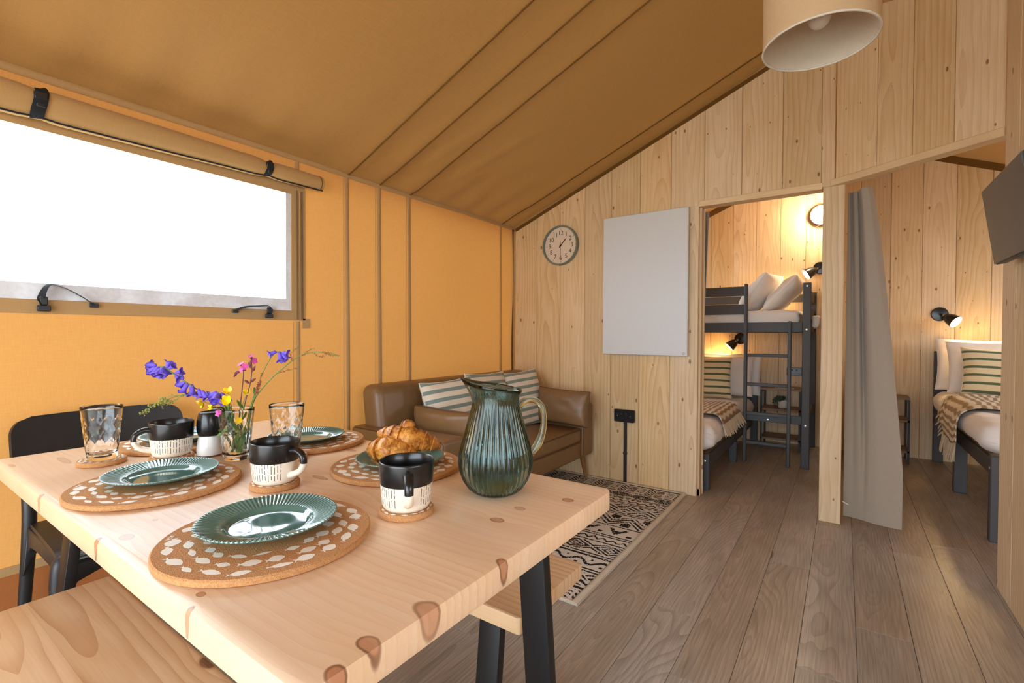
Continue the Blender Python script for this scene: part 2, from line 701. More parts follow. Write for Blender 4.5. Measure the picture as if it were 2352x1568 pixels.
PINE_L, PINE_M, PINE_D, PINE_K = (231, 207, 168), (220, 191, 147), (184, 143, 95), (112, 74, 40)
M = {}
M['pine'] = wood('pine_board', PINE_L, PINE_M, PINE_D, PINE_K, 'Z', ringf=40, ringamt=0.62, kthr=0.22, kx=8.0, kg=4.2, kr=(0.010, 0.070), rough=0.55, satvar=0.1, fine=0.3, gl=0.6)
M['pine_x'] = wood('pine_beam_across', PINE_L, PINE_M, PINE_D, PINE_K, 'X', ringf=60, ringamt=0.35, kthr=0.75, rough=0.55)
M['oak'] = wood('grey_oak_plank', (188, 177, 165), (162, 151, 139), (114, 103, 92), (80, 64, 52), 'Y', ringf=70, ringamt=0.62, kthr=0.86, kx=3, kg=0.8, kr=(0.02, 0.05),
                slope=0.05, wav=0.34, gl=0.5, vary=0.10, rough=0.36, fine=0.6, spec=0.45, bumpd=0.0004, satvar=0.2)
TABLE_KNOTS = [(0.245, 0.672, .010, .012, .9), (0.077, 0.616, .010, .014, .75), (0.149, 0.618, .008, .012, .5), (-0.046, 0.725, .011, .018, .85), (-0.199, 0.724, .017, .030, .8),
               (-0.284, 0.708, .012, .016, .75), (-0.331, 0.722, .012, .016, .95), (-0.338, 0.158, .010, .014, .4), (-0.282, 0.11, .004, .006, .5), (-0.345, 0.45, .005, .007, .95),
               (-0.262, -0.562, .008, .05, .5), (-0.353, -0.602, .005, .02, .7), (0.041, 0.124, .008, .03, .6), (0.248, -0.037, .010, .016, .75), (-0.37, 0.125, .008, .007, .9),
               (-0.37, -0.242, .008, .008, .9), (-0.37, 0.473, .008, .005, .9)]
M['table_pine'] = wood('clear_coated_pine', (238, 210, 178), (230, 194, 156), (204, 150, 104), (134, 74, 40), 'X', ringf=60, ringamt=0.42, kthr=1, knots=TABLE_KNOTS,
                       rough=0.34, fine=0.18, spec=0.5, slope=0.045, wav=0.16, vary=0.06, bumpd=0.0002)
M['bench_pine'] = wood('bench_pine', (230, 200, 162), (218, 180, 136), (176, 118, 70), (92, 50, 30), 'X', ringf=52, ringamt=0.75, wav=0.13, gl=0.7, kthr=0.5, kx=5, kg=2.6, kr=(0.03, 0.1), rough=0.38, fine=0.2, vary=0.06, bumpd=0.0002)
M['shelf_oak'] = wood('rustic_oak_shelf', (150, 122, 96), (128, 102, 78), (90, 68, 50), (70, 50, 36), 'X', ringf=60, ringamt=0.6, kthr=1, rough=0.5)
M['leg_oak'] = wood('turned_beech_leg', (150, 108, 60), (132, 92, 48), (98, 64, 32), (80, 50, 30), 'Z', ringf=70, ringamt=0.5, kthr=1, rough=0.4)
M['canvas_wall'] = canvas('ochre_tent_canvas', (214, 158, 92), (255, 178, 86), 0.045)
M['canvas_roof'] = canvas('brown_roof_canvas', (166, 123, 70), (226, 160, 70), 0.012, wr=0.8, spec=0.25, rough=0.7)
M['canvas_tape'] = canvas('taupe_canvas_tape', (186, 150, 102), (230, 170, 100), 0.022)
M['canvas_dark'] = canvas('dark_canvas_flap', (112, 78, 34), (200, 130, 40), 0.006)
M['canvas_skirt'] = canvas('brown_vinyl_skirt', (176, 108, 58), (230, 120, 40), 0.02)
M['blind'] = canvas('rolled_blind_canvas', (190, 152, 100), (230, 160, 80), 0.025, wr=0.8)
M['webbing'] = plain('black_webbing', (38, 40, 44), 0.8, 0.2, bump=0.3, bscale=900)
M['buckle'] = plain('black_plastic_buckle', (30, 32, 36), 0.4)
M['zip'] = plain('brown_zip', (110, 84, 56), 0.6, bump=0.4, bscale=500)


def pane_material():
    q = NT('clear_vinyl_pane')
    tr = q.n('ShaderNodeBsdfTransparent')
    tr.inputs[0].default_value = (0.97, 0.98, 0.98, 1)
    gl = q.n('ShaderNodeBsdfGlossy')
    gl.inputs['Roughness'].default_value = 0.03
    lw = q.n('ShaderNodeLayerWeight')
    lw.inputs['Blend'].default_value = 0.5
    mx = q.n('ShaderNodeMixShader')
    q.link(q.math('ADD', q.math('MULTIPLY', q.math('POWER', lw.outputs['Facing'], 4.0), 0.45), 0.03), mx.inputs[0])
    q.link(tr.outputs[0], mx.inputs[1])
    q.link(gl.outputs[0], mx.inputs[2])
    return q.done(mx.outputs[0])


def haze_material():
    q = NT('scuffed_vinyl_edge')
    tr = q.n('ShaderNodeBsdfTransparent')
    df = q.bsdf(q.mix(q.noise(q.obj(), 60, 4), lin((200, 200, 204)), lin((236, 236, 238))), 0.4)
    mx = q.n('ShaderNodeMixShader')
    q.link(q.rng(q.noise(q.obj(), 9, 3), 0.4, 0.62, 0.96, 0.86), mx.inputs[0])
    q.link(tr.outputs[0], mx.inputs[1])
    q.link(df, mx.inputs[2])
    return q.done(mx.outputs[0])


M['pane'] = pane_material()
M['haze'] = haze_material()
M['black_metal'] = plain('black_powder_coat', (22, 22, 23), 0.45, 0.4, bump=0.1, bscale=700)
M['black_plastic'] = plain('black_moulded_plastic', (34, 35, 37), 0.42, 0.5, bump=0.15, bscale=500)
M['black_gloss'] = plain('black_satin_plastic', (22, 23, 25), 0.25, 0.5)
M['leather'] = plain('tan_leather', (126, 96, 63), 0.36, 0.5, var=0.09, nscale=9, bump=0.25, bscale=260)
M['leather_seam'] = plain('dark_leather_piping', (86, 58, 34), 0.45)
M['cush'] = stripes('sage_striped_cotton', (234, 224, 206), (132, 151, 145), 1, 0.054, 0.42)
M['cush_bed'] = stripes('sage_striped_bed_cotton', (236, 218, 176), (98, 110, 86), 1, 0.062, 0.30)
M['cush_edge'] = fabric('cream_cushion_piping', (236, 226, 208))
M['linen_white'] = fabric('white_bed_linen', (240, 234, 228), 500, big=14, wr=0.8)
M['linen_grey'] = fabric('grey_linen_curtain', (164, 153, 138), 600, var=0.12, big=8, wr=0.15)
M['bed_paint'] = plain('slate_blue_paint', (72, 73, 76), 0.5, 0.4, bump=0.08)
M['screw'] = plain('zinc_screw', (190, 190, 188), 0.3, 0.6, 0.9)
M['white_panel'] = plain('white_enamel_panel', (212, 215, 217), 0.38, 0.5, var=0.01)
M['white_edge'] = plain('white_panel_edge', (214, 216, 218), 0.4)
M['grey_mark'] = plain('grey_print', (96, 98, 104), 0.6)
M['sage_frame'] = plain('sage_green_plastic', (118, 130, 118), 0.4)
M['clock_face'] = plain('clock_paper_face', (226, 208, 184), 0.6, var=0.01)
M['clock_ink'] = plain('clock_ink', (70, 62, 52), 0.6)
M['hand'] = plain('clock_hand_black', (26, 24, 22), 0.5)
M['tv_screen'] = plain('dark_glass_screen', (74, 80, 83), 0.28, 0.6, var=0.01)
M['tv_edge'] = plain('tv_bezel', (52, 62, 64), 0.4)
M['cream_glaze'] = plain('cream_glaze', (238, 228, 210), 0.3, 0.5, var=0.02, coat=0.3)
M['black_glaze'] = plain('satin_black_glaze', (20, 20, 22), 0.28, 0.5, coat=0.1)
M['black_mark'] = plain('black_brush_mark', (34, 34, 38), 0.6)
M['teal'] = plain('sage_teal_glaze', (84, 124, 116), 0.06, 0.6, var=0.05, nscale=14, coat=0.5)
M['fish'] = plain('white_print', (238, 232, 220), 0.7)
M['glass'] = glass('clear_tumbler_glass', (254, 255, 255), 0.0, 1.38)
M['jug_glass'] = glass('smoky_teal_glass', (213, 224, 222))
M['jug_handle'] = glass('smoky_handle_glass', (236, 238, 226))
M['water'] = glass('water', (252, 255, 255), 0, 1.33)
M['jug_water'] = glass('smoky_jug_water', (222, 232, 232), 0, 1.33)
M['salt'] = plain('white_salt', (246, 244, 240), 0.9, bump=0.6, bscale=900)
M['pepper'] = plain('black_peppercorns', (40, 32, 26), 0.8, var=0.3, nscale=300, bump=0.8, bscale=300)
M['bulb_off'] = plain('frosted_bulb', (226, 218, 208), 0.4)
M['rug_light'] = plain('cream_rug_yarn', (214, 209, 203), 0.95, 0.1, var=0.10, nscale=220, bump=0.8, bscale=500)
M['rug_dark'] = plain('black_rug_yarn', (44, 42, 44), 0.95, 0.1, var=0.25, nscale=260, bump=0.8, bscale=500)
M['rug_edge'] = fabric('cream_rug_binding', (206, 196, 178), 500)
M['lamp_on'] = glow('lit_bulb', (255, 226, 170), 7.0)
M['bulk_on'] = glow('lit_opal_glass', (255, 244, 226), 2.2)
M['lamp_in'] = plain('white_shade_lining', (240, 232, 214), 0.6)
M['brass'] = plain('aged_brass', (150, 120, 70), 0.35, 0.5, 0.9)
M['cage'] = plain('gunmetal_cage', (92, 76, 60), 0.4, 0.5, 0.6)
M['pot'] = plain('ribbed_white_pot', (206, 200, 190), 0.7)
M['leaf_dark'] = plain('dark_green_leaf', (62, 82, 64), 0.6, var=0.2, nscale=40)
M['stem'] = plain('green_stem', (104, 124, 60), 0.6, var=0.15)
M['stem_dark'] = plain('purple_stem', (88, 52, 58), 0.6, var=0.15)
M['leaf'] = plain('fresh_green_leaf', (92, 132, 52), 0.55, var=0.2)
M['bluebell'] = plain('bluebell_petal', (112, 88, 208), 0.6, var=0.14, nscale=60)
M['buttercup'] = plain('buttercup_petal', (246, 206, 20), 0.35, var=0.06)
M['campion'] = plain('pink_campion_petal', (222, 84, 168), 0.6, var=0.1)
M['calyx'] = plain('maroon_calyx', (104, 42, 56), 0.6, var=0.15)
M['sorrel'] = plain('sorrel_seed_green', (150, 146, 66), 0.8, var=0.2)
M['sorrel_red'] = plain('sorrel_seed_red', (160, 76, 62), 0.8, var=0.2)
M['page'] = plain('paper_page', (222, 214, 200), 0.8)
M['bounce_ground'] = plain('pale_bounce_ground', (206, 198, 184), 0.9, var=0.1, nscale=2)  # unseen ground, lightened as a reflector for the interior
M['deck'] = plain('weathered_deck', (120, 112, 100), 0.8, var=0.15)


def cork_material():
    q = NT('cork')
    o = q.obj()
    v = q.n('ShaderNodeTexVoronoi', feature='F1')
    q.link(o, v.inputs['Vector'])
    v.inputs['Scale'].default_value = 520
    n = q.noise(o, 260, 4, 0.7)
    col = q.mix(q.rng(n, 0.3, 0.72), lin((176, 124, 78)), lin((208, 158, 108)))
    col = q.mix(q.math('MULTIPLY', q.rng(q.noise(o, 700, 2), 0.6, 0.75), 0.5), col, lin((120, 78, 44)))
    nm = q.bump(q.math('ADD', n, v.outputs['Distance']), 0.5, 0.0012)
    return q.done(q.bsdf(col, 0.9, 0.15, 0, nm))


M['cork'] = cork_material()


def burlap_material(name, c, tr, w):
    q = NT(name)
    uv = q.n('ShaderNodeTexCoord').outputs['Object']
    x, y, z = q.sep(uv)
    ang = q.math('MULTIPLY', q.math('ARCTAN2', y, x), 0.15)
    sx = q.math('SINE', q.math('MULTIPLY', ang, 1500))
    sz = q.math('SINE', q.math('MULTIPLY', z, 1500))
    wv = q.math('MULTIPLY', sx, sz)
    n = q.noise(q.comb(q.math('MULTIPLY', ang, 40), q.math('MULTIPLY', z, 300), 0.0), 1, 2)
    c0 = lin(c)
    col = q.mix(q.rng(q.math('ADD', wv, q.math('MULTIPLY', n, 0.6)), -0.6, 1.0), tuple(k * 0.62 for k in c0[:3]) + (1,), c0)
    b = q.bsdf(col, 0.9, 0.1, 0, q.bump(wv, 0.5, 0.001))
    t = q.n('ShaderNodeBsdfTranslucent')
    t.inputs[0].default_value = lin(tr)
    mx = q.n('ShaderNodeMixShader')
    mx.inputs[0].default_value = w
    q.link(b, mx.inputs[1]); q.link(t.outputs[0], mx.inputs[2])
    return q.done(mx.outputs[0])


M['burlap'] = burlap_material('burlap_shade', (244, 218, 178), (250, 220, 170), 0.35)
M['shade_in'] = burlap_material('pale_shade_lining', (250, 242, 228), (250, 226, 184), 0.3)
M['shade_rim'] = plain('shade_rim_tape', (206, 198, 184), 0.8, bump=0.4, bscale=500)


def pastry_material():
    q = NT('baked_pastry')
    o = q.obj()
    n = q.noise(o, 38, 5, 0.65)
    n2 = q.noise(o, 160, 3)
    n3 = q.noise(o, 75, 2, 0.5, 1.5)
    col = q.mix(q.rng(n, 0.32, 0.62), lin((150, 78, 22)), lin((222, 154, 66)))
    col = q.mix(q.math('MULTIPLY', q.rng(n2, 0.55, 0.8), 0.5), col, lin((236, 190, 112)))
    col = q.mix(q.math('MULTIPLY', q.rng(n3, 0.48, 0.40), 0.55), col, lin((120, 60, 18)))
    return q.done(q.bsdf(col, 0.38, 0.45, 0, q.bump(q.math('ADD', n3, q.math('MULTIPLY', n2, 0.4)), 0.8, 0.003)))


M['pastry'] = pastry_material()


def throw_material():
    q = NT('woven_throw')
    u = q.n('ShaderNodeTexCoord').outputs['UV']
    a, b, c = q.sep(u)
    s = q.math('SINE', q.math('MULTIPLY', a, 230))
    t = q.math('SINE', q.math('ADD', q.math('MULTIPLY', b, 150), q.math('MULTIPLY', q.math('SINE', q.math('MULTIPLY', a, 31)), 0.6)))
    k = q.rng(q.math('ADD', t, q.math('MULTIPLY', s, 0.35)), -0.3, 0.3)
    col = q.mix(k, lin((168, 146, 118)), lin((236, 224, 204)))
    return q.done(q.bsdf(col, 0.95, 0.1, 0, q.bump(q.math('ADD', k, s), 0.5, 0.003)))


M['throw'] = throw_material()
M['fringe'] = fabric('beige_fringe', (202, 184, 156), 500)


# ------------------------------------------------------------------ the tent and its rooms
XL, XR = -2.32, 2.32
YF, YB = -2.0, 5.55          # front gable, back board wall
YP = 3.34                    # partition front face
EAVE, RIDGE = 1.99, 2.945


def roofz(x):
    return RIDGE - (RIDGE - EAVE) / XR * abs(x)


def boardtop(x):
    return roofz(x) - 0.055


def struct(name, loc=(0, 0, 0), rot=(0, 0, 0), mat=None):
    return tag(empty(name, loc, rot, mat), kind='structure')


# unseen ground outside, kept pale to bounce daylight up into the tent
g = grid(lambda u, v: ((u - .5) * 60, (v - .5) * 60, -0.42 + 0.05 * vnoise(u * 30, v * 30)), 24, 24)
tag(obj('ground', g, M['bounce_ground'], smooth=60), kind='structure')

# floor of separate vinyl planks
floor = struct('floor')
obj('subfloor', box(XL - .02, XR + .02, YF - .02, YB + .1, -0.12, -0.006), M['deck'], floor)
PW, PL = 0.166, 1.45
plank_me = mesh('plank', box(-PW / 2 + .0006, PW / 2 - .0006, -PL / 2 + .0006, PL / 2 - .0006, -0.006, 0.0, 0.0012), M['oak'])
JOINTS = {-4: 1.90, -3: 2.99, -2: 2.59, -1: 1.81, 0: 2.19, 1: 3.07}
x0 = 0.05
for c in range(-15, 14):
    xa = x0 + c * PW
    if xa > XR - .02 or xa + PW < XL + .02:
        continue
    jy = JOINTS.get(c, 0.132 * ((c * 7) % 11))
    y = jy - PL * math.ceil((jy - YF) / PL)
    while y < YB + .05:
        ya, yb = max(y, YF), min(y + PL, YB + .08)
        xb = xa + PW
        xa2, xb2 = max(xa, XL), min(xb, XR)
        if yb - ya > 0.02 and xb2 - xa2 > .02:
            if abs(yb - ya - PL) < 1e-6 and xa2 == xa and xb2 == xb:
                put('floor_plank', plank_me, floor, ((xa + xb) / 2, (ya + yb) / 2, 0))
            else:
                w, l = (xb2 - xa2) / 2 - .0006, (yb - ya) / 2 - .0006
                obj('floor_plank', box(-w, w, -l, l, -0.006, 0, 0.0012), M['oak'], floor, ((xa2 + xb2) / 2, (ya + yb) / 2, 0))
        y += PL


# canvas walls ------------------------------------------------------
def canvas_rect(x, y0, y1, z0, z1, nu, nv, ripple=0.004):
    def f(u, v):
        y, z = y0 + (y1 - y0) * u, z0 + (z1 - z0) * v
        return (x + ripple * (vnoise(y * 3.1, z * 1.6, 3) - .5), y, z)
    return grid(f, nu, nv)


W_Y0, W_Y1, W_Z0, W_Z1 = -0.50, 1.363, 1.200, 1.800        # window in the left wall
W2 = (4.07, 5.17, 1.18, 1.84)                               # bunk room window, same wall
wl = struct('wall_left')


def wall_cut(x, y0, y1, z0, z1, holes, parent, mat, name):
    """canvas with window openings cut out: columns between the holes"""
    gs, y = [], y0
    for (a, b, c, d) in holes:
        gs.append(canvas_rect(x, y, a, z0, z1, max(2, int((a - y) * 8)), 16, 0))
        gs.append(canvas_rect(x, a, b, z0, c, max(2, int((b - a) * 8)), 8, 0))
        gs.append(canvas_rect(x, a, b, d, z1, max(2, int((b - a) * 8)), 3, 0))
        y = b
    gs.append(canvas_rect(x, y, y1, z0, z1, max(2, int((y1 - y) * 8)), 16, 0))
    return obj(name, merge(*gs), mat, parent, smooth=50)


wall_cut(XL, YF, YB + .1, 0.275, EAVE, [(W_Y0, W_Y1, W_Z0, W_Z1), W2], wl, M['canvas_wall'], 'canvas_panel')
obj('vinyl_skirt', merge(box(XL - .004, XL, YF, YB + .1, -0.1, 0.262)), M['canvas_skirt'], wl)
obj('hem_tape', box(XL - .002, XL + .003, YF, YB + .1, 0.262, 0.292), M['canvas_tape'], wl)
obj('eave_tape', tube([(XL + .004, y, EAVE - .006 - .003 * math.sin(y * 4)) for y in np.linspace(YF, YP + .05, 40)], 0.016, 8, flat=.5, up=(1, 0, 0)), M['canvas_tape'], wl, smooth=60)
for y, w in ((1.392, .011), (1.695, .012), (1.922, .014), (2.165, .013), (3.17, .007), (-0.9, .012), (-1.4, .012)):
    zt = EAVE - .01
    top = W_Z0 - .05 if abs(y - 1.392) < .01 else zt
    gs = [tube([(XL + .004, y + .004 * math.sin(z * 2.3), z) for z in np.linspace(0.275, top, 14)], w, 8, flat=.25, up=(1, 0, 0))]
    gs.append(tube([(XL + .002, y - w * 2.1, z) for z in np.linspace(0.275, top, 6)], .0015, 5))
    obj('seam_tape', merge(*gs), M['canvas_tape'], wl, smooth=60)
obj('seam_tape', tube([(XL + .004, 1.392, z) for z in np.linspace(1.93, EAVE - .01, 4)], .011, 8, flat=.25, up=(1, 0, 0)), M['canvas_tape'], wl, smooth=60)

wr = struct('wall_right_canvas')
wall_cut(XR, YF, YB + .1, 0.0, EAVE, [(-0.75, 1.15, 1.05, 1.85), (4.0, 5.3, 1.15, 1.85)], wr, M['canvas_wall'], 'canvas_panel')

# gables of canvas
gb = struct('wall_gable_back')
obj('canvas_panel', prism([(XL, -.1), (XR, -.1), (XR, EAVE), (0, RIDGE), (XL, EAVE)], YB + .085, YB + .087, 'y'), M['canvas_wall'], gb)
gf = struct('wall_front')
obj('canvas_panel', prism([(XL, -.1), (-1.75, -.1), (-1.75, 2.1), (2.2, 2.1), (2.2, -.1), (XR, -.1), (XR, EAVE), (0, RIDGE), (XL, EAVE)], YF - .003, YF, 'y'), M['canvas_wall'], gf)
for xx in (-1.75, 2.2):
    obj('door_post', box(xx - .04, xx + .04, YF - .05, YF + .05, 0, 2.1, .004), M['pine'], gf)
obj('door_head', box(-1.79, 2.24, YF - .05, YF + .05, 2.02, 2.12, .004), M['pine_x'], gf)

# roof canvas ---------------------------------------------------------
SEAMS = (1.695, 1.922, 2.165, 3.17, -0.9, -1.4, 4.3)
roof = struct('ceiling')


def roof_pt(x, y):
    z = roofz(x)
    a = abs(x) / XR
    sag = -0.012 * math.sin(PI * a)
    for s in SEAMS:
        sag += -0.012 * math.exp(-((y - s) / .05) ** 2) * (1 - .5 * a)
    # gathers by the eave
    e = max(0, a - .62) / .38
    if y < 3.3:
        sag += e * e * (1 if a < .995 else 0) * 0.014 * (math.sin(y * 26 + 6 * a) * .5 + (vnoise(y * 9, a * 14, 2) - .5) * 1.6) * (1.6 if 1.7 < y < 3.2 else .7)
        # two long creases running diagonally from the seam feet
        for yc, dy in ((1.98, .30), (2.24, .42)):
            t = (1 - a) / .38
            if 0 < t < 1:
                sag -= .014 * math.exp(-((y - (yc + dy * t * .6)) / .035) ** 2) * math.sin(PI * t)
    return z + sag


def roof_side(sx):
    def f(u, v):
        x = sx * (XR + .10) * u
        y = YF - .1 + (YB + .25 - YF) * v
        return (x, y, roof_pt(x, y))
    return grid(f, 48, 300)


obj('roof_canvas', merge(roof_side(-1), roof_side(1)), M['canvas_roof'], roof, smooth=60)
for s in SEAMS:
    for sx in (-1, 1):
        pts = [(sx * XR * t, s, roof_pt(sx * XR * t, s) - .003) for t in np.linspace(0, 1, 30)]
        obj('roof_seam', tube(pts, .0045, 6), M['canvas_dark'], roof, smooth=60)
obj('ridge_pole', tube([(0, YF, RIDGE - .03), (0, YB, RIDGE - .03)], .03, 12), M['canvas_dark'], roof, smooth=60)

# board walls -----------------------------------------------------------
BT = 0.022


def board(name, parent, xa, xb, z0, top, mat=M['pine'], th=BT, zlow=None):
    """upright board facing -Y in the parent's frame, chamfered long edges, top cut to a slope"""
    c = 0.0030
    gx = 0.0009
    xm = (xa + xb) / 2
    xa, xb = xa + gx, xb - gx
    sec = [(xa, th), (xa, c), (xa + c, 0), (xb - c, 0), (xb, c), (xb, th)]
    zm = (z0 + top(xm)) / 2
    V = [(p[0] - xm, p[1], z0 - zm) for p in sec] + [(p[0] - xm, p[1], top(p[0]) - zm) for p in sec]
    n = 6
    F = [tuple(range(n)), tuple(range(n, 2 * n))] + [(i, (i + 1) % n, n + (i + 1) % n, n + i) for i in range(n)]
    return obj(name, (V, F), mat, parent, (xm, 0, zm))


wb = struct('wall_back', (0, YP, 0))
E1 = [-2.292, -2.075, -1.859, -1.644, -1.426, -1.208, -0.990, -0.770, -0.545, -0.318, -0.118]
for a, b in zip(E1[:-1], E1[1:]):
    if b <= -0.98:
        board('board', wb, a, b, 0.0, boardtop)
    elif a < -0.98:
        board('board', wb, a, -0.803, 0.0, lambda x: 1.95)
        board('board', wb, a, b, 1.9505, boardtop)
    else:
        board('board', wb, a, b, 1.95, boardtop)
# studs behind the boards
for xx in (-2.25, -1.53, -0.85):
    obj('stud', box(xx - .02, xx + .02, BT + .001, .07, 0, boardtop(xx) - .02), M['pine'], wb)
obj('stud', box(-.808, -.790, BT + .001, .075, 0, 1.94), M['pine'], wb)
obj('foot_block', box(-.803, -.786, BT + .001, .06, 0, .045), M['pine'], wb)
# lining on the bedroom side
for k in range(7):
    obj('board', box(-.108, .108, 0, .014, 0, 1.95, .002), M['pine'], wb, (-2.19 + k * .217, .072, 0))
tr1 = tag(obj('trim_1', box(-.345, .345, -.012, .075, -.019, .019, .002), M['pine_x'], None, (-.457, YP, 1.960)), kind='structure')
post = struct('trim_2', (-.056, 3.32, 0))
obj('post', box(-.053, .053, 0, .10, -.975, .975, .003), M['pine'], post, (0, 0, .975))
obj('post_batten', box(-.034, .030, .010, .05, -.45, .45, .002), M['pine'], post, (-.028, 0, 2.401))

# canvas flap closing the gap over the partition
fl = [(-2.30, 1.945)] + [(x, roofz(x) - .01) for x in (-2.31, -2.0, -1.5, -1, -.5, 0)] + [(x, boardtop(x) - .01) for x in (0, -.5, -1, -1.5, -2.0, -2.29)]
obj('roof_flap', prism(fl[1:], .026, .030, 'y'), M['canvas_dark'], wb)
fr = [(x, roofz(x) - .004) for x in (0, .5, 1, 1.6, 2.31)] + [(x, boardtop(x) - .01) for x in (2.31, 1.6, 1, .5, 0)]
obj('roof_flap', prism(fr, .10, .104, 'y'), M['canvas_dark'], wb)
obj('corner_flap', tube([(XL + .012, YP - .004 + .012 * math.sin(z * 5), z) for z in np.linspace(.02, 1.97, 20)], .013, 8, flat=.5, up=(1, 0, 0)), M['canvas_dark'], wl, smooth=60)
obj('corner_gasket', tube([(XL + .022, YP - .006, z) for z in np.linspace(.02, 1.95, 12)], .005, 8), M['canvas_tape'], wl, smooth=60)

# oblique wall with the second doorway
A = Vector((-0.08, 3.335, 0)); B = Vector((0.558, 2.903, 0))
T = (B - A).normalized()
ang = math.atan2(T.y, T.x)
wo = struct('wall_corner', A, (0, 0, ang))
L = (B - A).length


def otop(s):
    p = A + T * s
    return boardtop(p.x)


ES = [0.036, 0.254, 0.420, 0.590, L - .001]
for a, b in zip(ES[:-1], ES[1:]):
    board('board', wo, a, b, 1.985, otop)
obj('backing', box(.04, L, BT + .002, .045, 1.985, 2.30), M['pine_x'], wo)
tag(obj('trim_3', box(-.379, .379, -.016, .06, -.019, .019, .003), M['pine_x'], None, A + T * .396 + Vector((0, 0, 1.966)), (0, 0, ang)), kind='structure')

# return wall that carries the television
wt = struct('wall_right', (0.560, 2.90, 0), (0, 0, R(-90)))
ET = [0.0, .205, .41, .615, .82, 1.025, 1.23, 1.435, 1.64]
for a, b in zip(ET[:-1], ET[1:]):
    board('board', wt, a, b, 0.0, lambda s: boardtop(.56))
obj('backing', box(0.002, 1.638, BT + .001, .07, 0, boardtop(.62)), M['pine'], wt)

# wall between the bedrooms
wm = struct('wall_middle', (-0.056, 3.42, 0))
for k in range(10):
    obj('board', box(-.012, .012, .002 + k * .2125, .002 + (k + 1) * .2125 - .002, 0, boardtop(.06), .002), M['pine'], wm)

# back wall of both bedrooms
wk = struct('wall_far', (0, YB - BT, 0))
EK = [-2.30 + 0.0]
e = -2.249
ED = [-2.31]
x = 0.340
xs = []
while x > -2.31:
    xs.append(x); x -= 0.2195
xs = [-2.31] + xs[::-1]
x = 0.340 + .2205
while x < 2.30:
    xs.append(x); x += .2205
xs.append(2.31)
for a, b in zip(xs[:-1], xs[1:]):
    if b - a < .03:
        continue
    if a < 0 < b:
        board('board', wk, a, b, 0.0, lambda x: boardtop(max(abs(a), abs(b))))
    else:
        board('board', wk, a, b, 0.0, boardtop)
bandL = [(x, roofz(x) - .004) for x in (0, 1, 2.31)] + [(x, boardtop(x) - .02) for x in (2.31, 1, 0)]
obj('roof_flap', prism(bandL, -.006, -.003, 'y'), M['canvas_dark'], wk)
bandR = [(-x, roofz(x) - .004) for x in (0, 1, 2.31)] + [(-x, boardtop(x) - .02) for x in (2.31, 1, 0)]
obj('roof_flap', prism(bandR, -.006, -.003, 'y'), M['canvas_dark'], wk)

# ------------------------------------------------------------------ window in the left wall
w1 = struct('window_1', (XL, 0, 0))


def wband(y0, y1, z0, z1, th=.006):
    return box(.001, th, y0, y1, z0, z1, .0015)


obj('window_pane', box(-.006, -.004, W_Y0, W_Y1, W_Z0, W_Z1), M['pane'], w1)
obj('window_pane_edge', merge(box(-.003, -.001, W_Y0, W_Y1 - .0, W_Z0, W_Z0 + .062), box(-.003, -.001, W_Y1 - .030, W_Y1, W_Z0 + .062, W_Z1)), M['haze'], w1)
obj('window_band', wband(W_Y0 - .06, W_Y1 + .012, W_Z0 - .045, W_Z0 + .004), M['canvas_tape'], w1)
obj('window_band', wband(W_Y0 - .06, W_Y1 + .07, W_Z1 - .004, W_Z1 + .06), M['canvas_tape'], w1)
obj('window_band', wband(W_Y1 - .004, W_Y1 + .074, W_Z0 - .045, W_Z1 + .03, .005), M['canvas_tape'], w1)
obj('window_band', wband(W_Y0 - .07, W_Y0 + .004, W_Z0 - .045, W_Z1 + .03, .005), M['canvas_tape'], w1)
for dy in (.024, .040, .052):
    obj('window_zip', tube([(.008, W_Y1 + dy + .004 * (1.8 - z), z) for z in np.linspace(W_Z0 - .04, W_Z1 + .02, 14)], .0028, 6), M['zip'] if dy != .040 else M['canvas_tape'], w1, smooth=60)
obj('window_tab', wband(W_Y1 + .055, W_Y1 + .10, W_Z0 - .085, W_Z0 - .035, .005), M['canvas_tape'], w1)

# rolled canvas blind over the window
bl = thing('rolled_window_blind', 'rolled up tan canvas blind strapped above the bright window', 'blind', (XL, 0, 1.87))


def blind_fn(u, v):
    y = -0.58 + 2.085 * u
    a = 2 * PI * v
    k = 1 - u
    rz = .038 + .022 * k + .004 * math.sin(y * 3) + .003 * vnoise(y * 5, 1)
    rx = .034 + .012 * k
    pin = 1 - .22 * math.exp(-((y - 1.215) / .03) ** 2) - .12 * math.exp(-((y - .424) / .03) ** 2)
    ww = 1 + .05 * math.sin(3 * a + y * 2)
    return (.042 + rx * math.cos(a) * ww * pin, y, .005 - .006 * k + rz * math.sin(a) * ww * pin)


